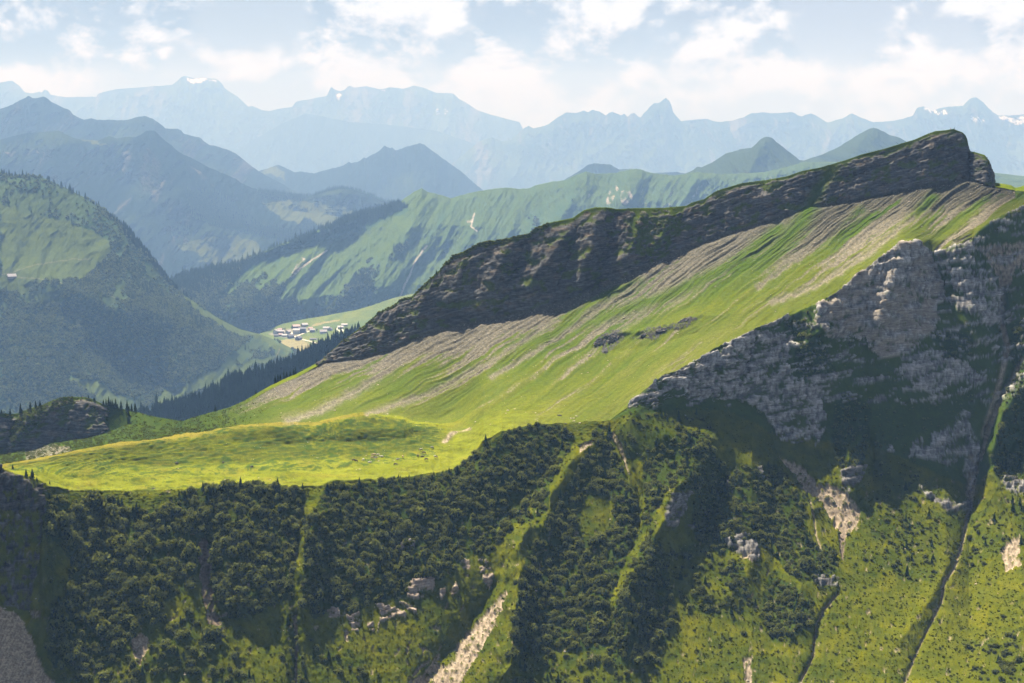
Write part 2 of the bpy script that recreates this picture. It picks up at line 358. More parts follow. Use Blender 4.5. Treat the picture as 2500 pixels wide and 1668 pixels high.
# pair of hills in front of the jagged range
e_sky = q1((900, 900), (1100, 830), (1200, 780), (1240, 770), (1262, 762), (1280, 757), (1300, 765), (1320, 776), (1350, 790), (1380, 788), (1400, 791), (1440, 796), (1500, 780), (1560, 765), (1590, 752), (1600, 742), (1612, 748), (1640, 745), (1655, 735), (1670, 722), (1680, 728), (1700, 715), (1740, 695), (1755, 680), (1765, 668), (1778, 676), (1790, 680), (1800, 676), (1815, 690), (1830, 688), (1860, 676), (1880, 670), (1910, 664), (1930, 657), (1950, 666), (1980, 690), (2050, 740), (2120, 790), (2200, 860)) + [(1300, 560)]
mountain('dark_conical_hill', 480, 1290, 2.2, [line(e_sky, 12000), line([(480, 520), (700, 480), (1010, 430), (1290, 560)], 11300), line([(480, 560), (1300, 590)], 10300)], [60, 50], 420, 170, 31, MT_FAR,
         col_alpine(0, .35, -.1, 31, polys_mead=[q1((1200, 785), (1270, 765), (1300, 790), (1310, 830), (1240, 800))]), jag=1.8, jags=10, lean=.3)
d_sky = [(-500, 240)] + q1((0, 500), (30, 492), (60, 478), (90, 462), (115, 450), (130, 440), (148, 450), (172, 452), (200, 443), (215, 450), (240, 470), (280, 490), (320, 506), (335, 525), (352, 537), (385, 548), (420, 545), (470, 552), (520, 550), (560, 552), (590, 550), (605, 545), (640, 535), (670, 534), (700, 545), (730, 565), (748, 578), (760, 590), (790, 592), (815, 591), (832, 600), (840, 612), (870, 622), (920, 632), (935, 648), (960, 665), (1010, 676), (1050, 690), (1080, 703), (1100, 718), (1120, 735), (1150, 760), (1180, 782), (1230, 810), (1290, 840), (1340, 870), (1390, 890), (1500, 930)) + [(900, 520)]
mountain('blue_back_ridge', -400, 880, 2.2, [line(d_sky, 10600), line([(-400, 330), (0, 330), (300, 360), (560, 430), (880, 560)], 10100), line([(-400, 470), (880, 590)], 9200)], [60, 60], 380, 190, 41, MT_FAR,
         col_alpine(0, .15, .12, 41), jag=2.2, jags=16, lean=.5, spurs=[([(75, 240, 120), (110, 330, 200)], 30), ([(345, 290, 60), (420, 400, 220)], 40)])
f_sky = [(-500, 350)] + q1((0, 640), (60, 626), (130, 610), (200, 606), (270, 600), (310, 620), (350, 638), (400, 644), (450, 646), (480, 632), (500, 625), (540, 636), (570, 630), (590, 630), (620, 631), (650, 616), (670, 602), (690, 597), (710, 602), (740, 628), (765, 652), (790, 670), (810, 690), (832, 705), (860, 716), (890, 730), (920, 748), (950, 765), (1010, 790), (1080, 820), (1110, 842), (1150, 860), (1200, 875), (1300, 885), (1400, 903), (1440, 900), (1470, 888), (1500, 876), (1560, 865), (1600, 868), (1640, 875), (1700, 895), (1750, 920), (1800, 936)) + [(1010, 505), (1100, 540)]
mountain('scree_peak_mountain', -420, 1080, 2.0, [line(f_sky, (9000, 8300)), line([(-420, 430), (0, 420), (370, 430), (600, 500), (760, 520), (1080, 560)], 8300), line([(-420, 560), (300, 560), (520, 600), (700, 590), (1080, 620)], 7500), line([(-420, 760), (400, 720), (1080, 700)], 6700)], [70, 70, 60], 330, 170, 51, MT_FAR,
         col_alpine(0, .25, .02, 51, polys_mead=[q1((800, 1130), (900, 1100), (1050, 1080), (1180, 1110), (1210, 1150), (1100, 1190), (950, 1180), (850, 1150)), q1((340, 625), (400, 650), (520, 680), (460, 655)), q1((860, 880), (900, 870), (930, 890), (860, 900)), q1((1200, 930), (1400, 920), (1600, 960), (1700, 1000), (1500, 1040), (1300, 1010)), q1((900, 1200), (1100, 1150), (1200, 1160), (1100, 1230))],
                   polys_rock=[q1((560, 720), (590, 690), (640, 720), (620, 790), (600, 850), (570, 800)), q1((600, 860), (620, 880), (560, 960), (520, 980), (560, 900)), q1((700, 880), (790, 800), (810, 810), (740, 900), (700, 950)), q1((850, 740), (950, 820), (1000, 860), (920, 820)), q1((20, 700), (150, 680), (180, 700), (60, 730))],
                   polys_forest=[q1((780, 1060), (870, 1040), (870, 1080), (790, 1090)), q1((1180, 880), (1400, 905), (1380, 920), (1200, 900)), q1((850, 880), (1000, 880), (1100, 960), (1200, 1040), (1350, 1060), (1400, 1000), (1500, 1060), (1400, 1120), (1200, 1090), (1000, 1040), (880, 1000))]),
         jag=2.0, jags=12, lean=.45, spurs=[([(370, 320, 60), (400, 400, 420), (440, 480, 520), (520, 560, 500)], 60), ([(140, 325, 60), (160, 420, 260), (200, 520, 300)], 60), ([(330, 370, -120), (320, 450, -260)], 40), ([(800, 470, 100), (860, 530, 200)], 50)])
t_sky = q2((500, 860), (700, 830), (800, 795), (830, 782), (850, 766), (870, 768), (920, 745), (980, 706), (1050, 685), (1100, 678), (1125, 656), (1140, 640), (1160, 629), (1178, 629), (1192, 632), (1212, 650), (1240, 672), (1262, 690), (1300, 718), (1320, 735), (1340, 737), (1380, 722), (1420, 711), (1460, 693), (1500, 675), (1530, 655), (1562, 636), (1600, 612), (1640, 592), (1658, 587), (1680, 592), (1705, 604), (1730, 618), (1762, 627), (1782, 633), (1802, 646), (1900, 700), (2100, 780), (2300, 850)) + [(2600, 470)]
mountain('twin_pointed_peaks', 1500, 2560, 1.8, [line(t_sky, (8200, 8600)), line([(1500, 470), (1860, 415), (2120, 400), (2560, 480)], 7900), line([(1500, 540), (2560, 560)], 7300)], [70, 40], 260, 100, 61, MT_MID,
         col_alpine(0, -.25, -.02, 61), jag=1.2, jags=10, lean=.5, spurs=[([(1872, 334, 30), (1850, 370, 170), (1830, 420, 260)], 26), ([(2132, 312, 10), (2100, 350, 120), (2060, 400, 160)], 30), ([(1835, 361, 30), (1800, 400, 110)], 24)])
s_sky = q2((60, 900), (240, 826), (270, 808), (300, 790), (350, 757), (375, 750), (400, 752), (450, 755), (490, 778), (540, 775), (600, 780), (640, 795), (700, 792), (760, 790), (840, 805), (1000, 850)) + [(2150, 470), (2380, 440)] + q2((2180, 815), (2215, 820), (2250, 826), (2280, 826), (2310, 836), (2335, 840), (2350, 836)) + [(2800, 450)]
mountain('low_blue_hills', 1300, 2800, 2.4, [line(s_sky, 9800), line([(1300, 500), (2800, 500)], 9300)], [40], 200, 60, 71, MT_MID, col_alpine(0, .2, 0, 71), jag=1.5, jags=12)

# ================================================================ MIDDLE RIDGE WITH THE VILLAGE BELOW
g_sky = q1((700, 1330), (800, 1290), (850, 1262), (920, 1247), (1000, 1228), (1090, 1210), (1130, 1190), (1200, 1160), (1290, 1120), (1330, 1108), (1390, 1092), (1430, 1070), (1480, 1048), (1540, 1022), (1620, 994), (1660, 975), (1700, 962), (1760, 948), (1820, 941), (1850, 916), (1900, 881), (1920, 872), (1935, 864), (1950, 872), (1962, 881), (2000, 890), (2040, 900), (2070, 911), (2100, 902), (2140, 890), (2200, 877), (2260, 868), (2320, 861), (2350, 864)) + q2((40, 868), (80, 864), (110, 850), (150, 842), (190, 833), (240, 829), (270, 815), (300, 800), (322, 792), (342, 787), (370, 796), (400, 798), (430, 797), (470, 794), (500, 789), (540, 780), (572, 774), (600, 782), (620, 791), (660, 797), (700, 801), (740, 806), (790, 800), (850, 789), (890, 797), (920, 795), (960, 801), (1060, 796), (1160, 790), (1250, 770), (1340, 745), (1700, 740)) + [(2500, 430)]
def g_curve(pts): return pts
def col_mid(X, Y, D, V, P, N):
    n = fbm2(P[..., 0] / 260 - P[..., 2] / 500, P[..., 2] / 260, 5, 81, .6); n2 = fbm2(P[..., 0] / 60 - P[..., 2] / 90, P[..., 2] / 160, 4, 84, .6); n3 = fbm2(P[..., 0] / 25, P[..., 2] / 25, 3, 86)
    wx, wy = warpxy(X, Y, 16, 40, 80)
    fo = sstep(-.15, .30, n + .35 * n2 + (wy - 700) / 500 - .05)
    side = sstep(.05, -.35, N[..., 0])            # forest keeps to the left-facing flanks of the ribs
    fo = np.clip(fo + .5 * side * sstep(1000, 1200, X), 0, 1)
    fo = np.where(inpoly(wx, wy, q1((780, 1260), (1090, 1205), (1400, 1085), (1640, 985), (1830, 935), (1880, 960), (1700, 1050), (1400, 1130), (1200, 1220), (950, 1360), (820, 1340))), 1, fo)
    c = lerp3(G_GRS * np.array([1., 1.02, 1.1]), G_FOR * 2.4, fo); c = lerp3(c, np.array([.05, .085, .03]), sstep(-.1, .3, n3) * .5 * (1 - fo))
    r = sstep(.12, .3, n2 + .25 * n3) * (N[..., 2] < .55) * sstep(1250, 1450, X) * .6
    for pl in [q2((430, 920), (450, 870), (480, 850), (490, 870), (460, 920), (440, 950)), q2((500, 880), (540, 860), (560, 910), (520, 950), (500, 920)), q1((1340, 1250), (1380, 1180), (1400, 1190), (1360, 1260)), q1((2140, 1010), (2180, 1000), (2160, 1050))]:
        r = np.maximum(r, inpoly(wx * .3 + X * .7, wy * .3 + Y * .7, pl) * sstep(-.2, .3, n3))
    c = lerp3(c, SCR, r * .8)
    for pts, wd in [(q1((1960, 1130), (1920, 1180), (1890, 1240), (1860, 1300), (1840, 1360), (1800, 1400)), 2.2), (q1((1500, 1150), (1440, 1190), (1380, 1230), (1340, 1270)), 2.0), (q1((2180, 980), (2160, 1040), (2190, 1060)), 1.8)]:
        dd, _ = seg_dist(wx * .25 + X * .75, wy * .25 + Y * .75, pts); c = lerp3(c, SCR, (dd < wd) * .8)
    return c, r
mountain('forested_middle_ridge', 330, 2350, 1.6,
         [[(x, y, np.interp(x, [400, 700, 1030, 1300, 2400], [5400, 6000, 6900, 7200, 7900])) for x, y in g_sky],
          [(330, 730, 5200), (430, 695, 5300), (600, 640, 5800), (800, 590, 6300), (1030, 545, 6500), (1250, 560, 6600), (1700, 520, 7200), (2350, 480, 7600)],
          [(330, 760, 5000), (430, 715, 5150), (530, 760, 5300), (700, 740, 5600), (905, 700, 5850), (1250, 690, 6200), (1700, 640, 6800), (2350, 560, 7000)],
          [(330, 800, 4900), (430, 735, 5050), (480, 765, 5150), (530, 800, 5250), (610, 830, 5450), (690, 830, 5560), (800, 810, 5650), (905, 785, 5700), (1250, 780, 5900), (2350, 700, 6500)]], [90, 110, 70],
         190, 75, 81, MT_HILL, col_mid, jag=1.6, jags=12, lean=-.75, elong=3.0,
         spurs=[([(1030, 462, 20), (1000, 560, 160), (930, 680, 160)], 46), ([(860, 510, 20), (760, 620, 110), (620, 760, 110)], 46), ([(1250, 458, 10), (1200, 560, 100), (1130, 680, 120)], 34), ([(1110, 482, 10), (1090, 580, 70)], 26), ([(1431, 420, 10), (1390, 500, 110), (1330, 580, 120)], 30), ([(1555, 415, 10), (1530, 480, 100), (1480, 540, 100)], 36), ([(1700, 430, 10), (1640, 500, 130)], 40)])

# valley floor with the meadows around the village
def col_valley(X, Y, D, V, P, N):
    n = fbm2(P[..., 0] / 90, P[..., 1] / 160, 4, 91, .55); n2 = fbm2(P[..., 0] / 14, P[..., 1] / 30, 3, 92)
    c = lerp3(G_MEA * np.array([.5, .62, .6]), G_MEA * np.array([.75, .78, .6]), sstep(-.3, .4, n)); c = c * (1 + .15 * n2[..., None])
    wx, wy = warpxy(X, Y, 2, 15, 90)
    f = lambda *p: [(650 + x * .09787, 740 + y * .09787) for x, y in p]
    for pl in [f((300, 950), (500, 900), (900, 920), (1050, 1000), (1090, 1100), (900, 1200), (600, 1226), (380, 1080)), f((1120, 560), (1250, 500), (1840, 410), (1840, 440), (1500, 510), (1180, 580))]:
        c = np.where(inpoly(wx, wy, pl)[..., None], np.array([.23, .21, .09]), c)
    for pl in [f((1280, 1000), (1500, 1000), (1400, 940), (1200, 960), (1100, 1000))]: c = np.where(inpoly(wx, wy, pl)[..., None], np.array([.2, .24, .1]), c)
    c = np.where(inpoly(wx, wy, f((60, 780), (300, 660), (650, 640), (1080, 600), (1100, 700), (800, 760), (780, 900), (560, 880), (300, 840)))[..., None], np.array([.2, .2, .13]), c)
    return c, 0 * n
mountain('valley_meadow', 500, 1180, 1.2, [[(500, 856, 4900), (560, 840, 5000), (610, 826, 5150), (640, 812, 5250), (665, 800, 5330), (690, 791, 5380), (720, 784, 5400), (745, 779, 5420), (790, 772, 5440), (830, 764, 5450), (870, 757, 5460), (905, 747, 5480), (960, 728, 5500), (1180, 680, 5600)],
         [(500, 900, 4750), (600, 880, 4850), (665, 850, 5030), (720, 838, 5080), (830, 822, 5120), (905, 815, 5150), (1180, 800, 5200)],
         [(500, 960, 4500), (1180, 930, 4700)]], [60, 50], 60, 4, 91, MT_HILL, col_valley, jag=0.4, back=60)

# ================================================================ GREEN MOUNTAIN ON THE LEFT
h_sky = [(-450, 400)] + q1((0, 798), (60, 808), (110, 813), (160, 808), (200, 818), (240, 838), (300, 862), (350, 888), (400, 913), (450, 948), (500, 988), (540, 1020), (580, 1055), (620, 1100), (660, 1150), (700, 1200), (740, 1250), (770, 1290), (800, 1326), (900, 1392), (1000, 1460), (1100, 1511), (1200, 1536), (1260, 1560), (1340, 1600), (1450, 1680)) + [(900, 960)]
HMEAD = [q1((0, 940), (120, 980), (300, 1020), (480, 1090), (510, 1150), (430, 1240), (380, 1300), (240, 1280), (100, 1340), (0, 1330)),
         q1((806, 1318), (900, 1388), (1000, 1456), (1200, 1534), (1330, 1600), (1330, 1640), (1200, 1568), (1100, 1545), (960, 1470), (860, 1390)),
         q3((270, 180), (440, 175), (560, 270), (490, 285), (380, 215)), q3((690, 290), (760, 230), (1060, 110), (1250, 60), (1330, 60), (1100, 150), (900, 240)), q3((420, 250), (560, 250), (600, 290), (560, 300), (430, 290))]
def h_masks(X, Y, P):
    n = fbm2(P[..., 0] / 220, P[..., 2] / 110, 5, 101, .6); n2 = fbm2(P[..., 0] / 40, P[..., 2] / 40, 4, 104, .6)
    wx, wy = warpxy(X, Y, 16, 45, 100)
    mead = np.zeros(X.shape, bool)
    for pl in HMEAD: mead |= inpoly(wx, wy, pl)
    fo = sstep(-.25, .22, n + .3 * n2 + .22 * sstep(690, 800, wy) + .05) * (1 - mead)
    bare = sstep(-.22, -.34, n + .5 * n2)
    return mead, fo * (1 - bare), n, n2
def col_h(X, Y, D, V, P, N):
    mead, fo, n, n2 = h_masks(X, Y, P)
    c = lerp3(np.array([.050, .074, .024]), G_FOR * 2.6, fo); c = np.where(mead[..., None], np.array([.066, .090, .022]) * (1 + .25 * n2[..., None]), c)
    wx, wy = warpxy(X, Y, 3, 20, 103)
    for pts, wd in [(q1((0, 1262), (60, 1250), (150, 1218), (240, 1205), (330, 1190), (420, 1190)), 1.1), (q1((70, 1272), (180, 1280), (280, 1300), (400, 1310), (560, 1380), (700, 1440)), 1.0), (q3((1285, 30), (1270, 70), (1262, 100)), 1.2)]:
        dd, _ = seg_dist(wx, wy, pts); c = lerp3(c, (.20, .19, .12), (dd < wd) * .5)
    return c, 0 * n
mountain('left_green_mountain', -420, 800, 1.5,
         [[(x, y, np.interp(x, [-450, 430, 640, 800], [4700, 4500, 4900, 4700])) for x, y in h_sky],
          [(-420, 520, 4450), (0, 520, 4400), (200, 560, 4350), (430, 730, 4400), (640, 850, 4750), (800, 990, 4600)],
          [(-420, 700, 4150), (0, 700, 4100), (250, 720, 4100), (430, 790, 4200), (640, 890, 4500), (800, 1010, 4400)],
          [(-420, 1150, 3500), (0, 1150, 3500), (400, 1130, 3600), (640, 1080, 3800), (800, 1080, 3900)]], [90, 110, 130],
         260, 45, 101, MT_HILL, col_h, jag=1.2, jags=30, lean=.5, elong=2.6,
         spurs=[([(0, 640, 0), (120, 690, 60), (300, 760, 90)], 50), ([(260, 470, 10), (300, 620, 60), (380, 780, 60)], 60), ([(250, 850, -50), (420, 960, -70)], 36), ([(480, 800, 20), (600, 870, 40)], 40)])

# forest slope behind the saddle
def col_k(X, Y, D, V, P, N): return np.zeros(P.shape) + G_FOR * 1.2, 0 * X
k_line = [(200, 1080)] + q3((560, 365), (650, 345), (720, 330), (800, 310), (900, 275), (960, 245), (1060, 195), (1150, 172), (1230, 142), (1330, 112), (1420, 66), (1500, 28)) + [(850, 826), (900, 800), (1000, 740)]
mountain('conifer_forest_slope', 200, 1000, 2.5, [line(k_line, (2950, 3150)), [(200, 1180, 2850), (600, 1100, 2900), (1000, 980, 3000)], [(200, 1500, 2500), (1000, 1400, 2600)]], [60, 30], 60, 14, 111, MT_HILL, col_k, jag=2)

# ================================================================ THE FOREGROUND MOUNTAIN
S_ = [(-300, 1012), (-60, 1010)] + q3((0, 327), (40, 332), (80, 330), (110, 318), (150, 303), (200, 290), (230, 275), (262, 262), (290, 255), (350, 254), (400, 256), (430, 265), (452, 278), (480, 290), (540, 304), (620, 322), (720, 347), (790, 358), (830, 366), (845, 364), (880, 350), (950, 330), (1050, 303), (1120, 273), (1170, 243), (1240, 203), (1310, 168), (1360, 148), (1440, 106), (1470, 90)) + q1((1545, 1590), (1570, 1568), (1600, 1545), (1625, 1526), (1660, 1502), (1692, 1478), (1740, 1432), (1780, 1415), (1812, 1400), (1832, 1376), (1890, 1360), (1905, 1345), (1932, 1320), (1972, 1280), (2005, 1252), (2030, 1226), (2040, 1205), (2062, 1197), (2080, 1172), (2140, 1150), (2200, 1116), (2240, 1108), (2282, 1104), (2350, 1090)) + \
     q2((85, 1070), (100, 1052), (122, 1040), (180, 1020), (282, 1000), (300, 985), (332, 964), (380, 952), (440, 952), (480, 960), (560, 956), (700, 954), (800, 945), (825, 930), (882, 914), (932, 880), (962, 868), (1060, 840), (1160, 828), (1260, 810), (1332, 785), (1420, 768), (1532, 735), (1602, 710), (1702, 685), (1800, 655), (1850, 640), (1900, 618), (1942, 602), (1990, 598), (2028, 591), (2040, 598), (2068, 608), (2082, 622), (2090, 640), (2096, 672), (2103, 694), (2130, 700), (2170, 712), (2192, 740), (2203, 775), (2209, 805), (2214, 838), (2240, 842), (2290, 850), (2310, 862), (2335, 858), (2350, 852)) + [(2560, 430), (2800, 330)]
C_ = [(-300, 1120), (0, 1111), (85, 1097), (128, 1082), (213, 1070), (260, 1058), (300, 1040), (350, 1036), (447, 1046), (520, 1020), (600, 985), (700, 925), (787, 884), (883, 874), (957, 851), (1037, 814), (1117, 793), (1202, 777), (1298, 755), (1383, 734), (1479, 697), (1542, 665), (1596, 638), (1702, 596), (1787, 564), (1893, 532), (1968, 505), (2074, 489), (2180, 468), (2287, 447), (2360, 436), (2425, 455), (2500, 468), (2800, 400)]
R_ = [(-300, 1120), (0, 1139), (32, 1156), (51, 1160), (89, 1171), (120, 1188), (213, 1202), (351, 1202), (479, 1191), (560, 1186), (638, 1181), (700, 1186), (745, 1191), (777, 1192), (808, 1180), (850, 1178), (894, 1175), (1011, 1163), (1106, 1147), (1140, 1125), (1162, 1105), (1181, 1078), (1223, 1053), (1309, 1037), (1415, 1032), (1489, 1027), (1532, 995), (1560, 965), (1596, 936), (1625, 915), (1660, 904), (1700, 880), (1745, 851), (1809, 822), (1845, 800), (1872, 793), (1900, 780), (1947, 761), (2000, 740), (2053, 707), (2090, 672), (2128, 645), (2180, 608), (2205, 592), (2234, 586), (2258, 600), (2275, 614), (2300, 610), (2361, 590), (2372, 586), (2383, 571), (2410, 548), (2436, 532), (2500, 500), (2800, 440)]
xs = np.concatenate([np.arange(-1500, -330, 13), np.arange(-330, 2830, 2.15), np.arange(2833, 4300, 13)]).astype(np.float64)
def ip(c, x): return np.interp(x, [p[0] for p in c], [p[1] for p in c])
Sy = ip(S_, xs); Cy = np.maximum(ip(C_, xs), Sy + 8); Ry = np.maximum(ip(R_, xs) + sstep(60, 130, xs) * np.interp(xs, [0, 500, 700, 2500], [9, 8, 4, 5]) * fbm2(xs / 34, 0 * xs, 5, 33, .6), Cy + 14)
dC = np.interp(xs, [-300, 0, 300, 447, 700, 787, 1000, 1250, 1600, 2100, 2360, 2430, 2500, 2800], [1440, 1430, 1410, 1395, 1390, 1370, 1335, 1310, 1300, 1300, 1305, 1290, 1275, 1240])
cliffy = np.interp(xs, [0, 280, 330, 760, 800, 2360, 2430, 2800], [1, 1, .2, .2, 1, 1, .3, .3])
dS = dC + np.where(cliffy > .5, 10 + (Cy - Sy) * .10, 25 + (Cy - Sy) * .6)
dR = np.interp(xs, [-300, 0, 100, 125, 250, 700, 1000, 1160, 1300, 1489, 1660, 1870, 2000, 2234, 2361, 2436, 2500, 2800], [900, 925, 940, 965, 990, 1000, 1030, 1060, 1085, 1088, 1112, 1150, 1168, 1215, 1228, 1238, 1240, 1230])
E_ = [(-300, 1120), (0, 1134), (20, 1130), (106, 1112), (213, 1094), (319, 1080), (426, 1062), (532, 1046), (638, 1034), (720, 1031), (771, 1031), (800, 1025), (830, 1017), (880, 1012), (904, 1012), (950, 1016), (984, 1020), (1011, 1030), (1050, 1034), (1090, 1040), (1130, 1052)]
H_ = [(-300, 1130), (0, 1150), (106, 1140), (300, 1142), (500, 1136), (638, 1128), (760, 1120), (878, 1114), (950, 1106), (1011, 1100), (1060, 1088), (1090, 1080), (1130, 1070)]
bl = sstep(1060, 1190, xs)
def blend(l, r): return l * (1 - bl) + r * bl
Ey = blend(ip(E_, xs), Cy + (Ry - Cy) * .72); Hy = blend(ip(H_, xs), Cy + (Ry - Cy) * .88)
Vy = blend(ip(E_, xs) + np.interp(xs, [-300, 300, 700, 850, 1100], [16, 12, 8, 2, -8]), Cy + (Ry - Cy) * .42)
dE = blend(np.interp(xs, [0, 300, 640, 900, 1130], [1000, 1072, 1114, 1140, 1132]), dR + (dC - dR) * .30)
dH = blend(np.interp(xs, [0, 300, 640, 900, 1130], [985, 1050, 1072, 1092, 1098]), dR + (dC - dR) * .13)
dV = blend(np.interp(xs, [0, 300, 640, 850, 1130], [1130, 1190, 1235, 1225, 1200]), dR + (dC - dR) * .62)
B_ = [(-300, 1480, 880), (0, 1475, 884), (72, 1480, 888), (96, 1400, 900), (108, 1290, 925), (122, 1235, 950), (250, 1255, 976), (700, 1245, 985), (850, 1240, 998), (1000, 1222, 1012), (1106, 1200, 1022), (1181, 1145, 1042), (1309, 1100, 1066), (1489, 1085, 1068), (1537, 1020, 1082), (1622, 985, 1098), (1782, 985, 1120), (1835, 990, 1124), (1888, 1057, 1118), (1995, 1060, 1124), (2154, 1089, 1128), (2308, 1137, 1122), (2367, 1185, 1110), (2440, 1120, 1130), (2500, 1060, 1145), (2800, 1000, 1150)]
By = np.interp(xs, [p[0] for p in B_], [p[1] for p in B_]); dB = np.interp(xs, [p[0] for p in B_], [p[2] for p in B_])
dF = np.interp(xs, [-300, 0, 250, 700, 1100, 1500, 1900, 2300, 2500, 2800], [850, 850, 872, 882, 892, 890, 885, 880, 872, 860])
cur = [(Sy, dS), (Cy, dC), (Vy, dV), (Ey, dE), (Hy, dH), (Ry, dR), (By, dB), (0 * xs + 1720, dF), (0 * xs + 2500, dF * .80)]
rows = [64, 120, 26, 32, 38, 86, 150, 30]
Xg = []; Yg = []; Dg = []; Vg = []
for k in range(len(cur) - 1):
    n = rows[k]
    for j in range(n + (k == len(cur) - 2)):
        t = j / n; Xg.append(xs); Yg.append(cur[k][0] * (1 - t) + cur[k + 1][0] * t); Dg.append(cur[k][1] * (1 - t) + cur[k + 1][1] * t); Vg.append(np.full(len(xs), k + t))
X = np.array(Xg, np.float64); Y = np.array(Yg); D = np.array(Dg); V = np.array(Vg)
# soften the fold lines a little along the fall of the slope
def smooth_rows(A, lo, hi, k):
    i0 = np.searchsorted(V[:, 0], lo); i1 = np.searchsorted(V[:, 0], hi); B = A.copy(); ker = np.hanning(2 * k + 3)[1:-1]; ker /= ker.sum()
    for i in range(max(i0, k), min(i1, len(A) - k)): B[i] = np.tensordot(ker, A[i - k:i + k + 1], 1)
    return B
Yn = smooth_rows(Y, 1.5, 4.9, 9); Dn = smooth_rows(D, 1.5, 4.9, 9)
Y, D = Yn, Dn
def smooth_cols(A, k):
    ker = np.hanning(2 * k + 3)[1:-1]; ker /= ker.sum(); B = np.pad(A, ((0, 0), (k, k)), 'edge'); out = np.zeros_like(A)
    for i, w_ in enumerate(ker): out += w_ * B[:, i:i + A.shape[1]]
    return out
i1 = np.searchsorted(V[:, 0], 1.0); i5 = np.searchsorted(V[:, 0], 5.0)
D[i1:i5] = smooth_cols(D[i1:i5], 46); Ys = smooth_cols(Y, 40); wy_ = sstep(1.05, 1.6, V) * sstep(5, 4.0, V) * sstep(1130, 1300, X); Y = Ys * wy_ + Y * (1 - wy_)
Ds = smooth_cols(D[i5:], 46); Dn_ = smooth_cols(D[i5:], 9); wl = sstep(100, 320, X[i5:]); D[i5:] = Ds * wl + Dn_ * (1 - wl)
for i in range(8): D[i5 + i] = (D[i5 + 8] * (i + 1) + D[i5 - 1] * (8 - i)) / 9
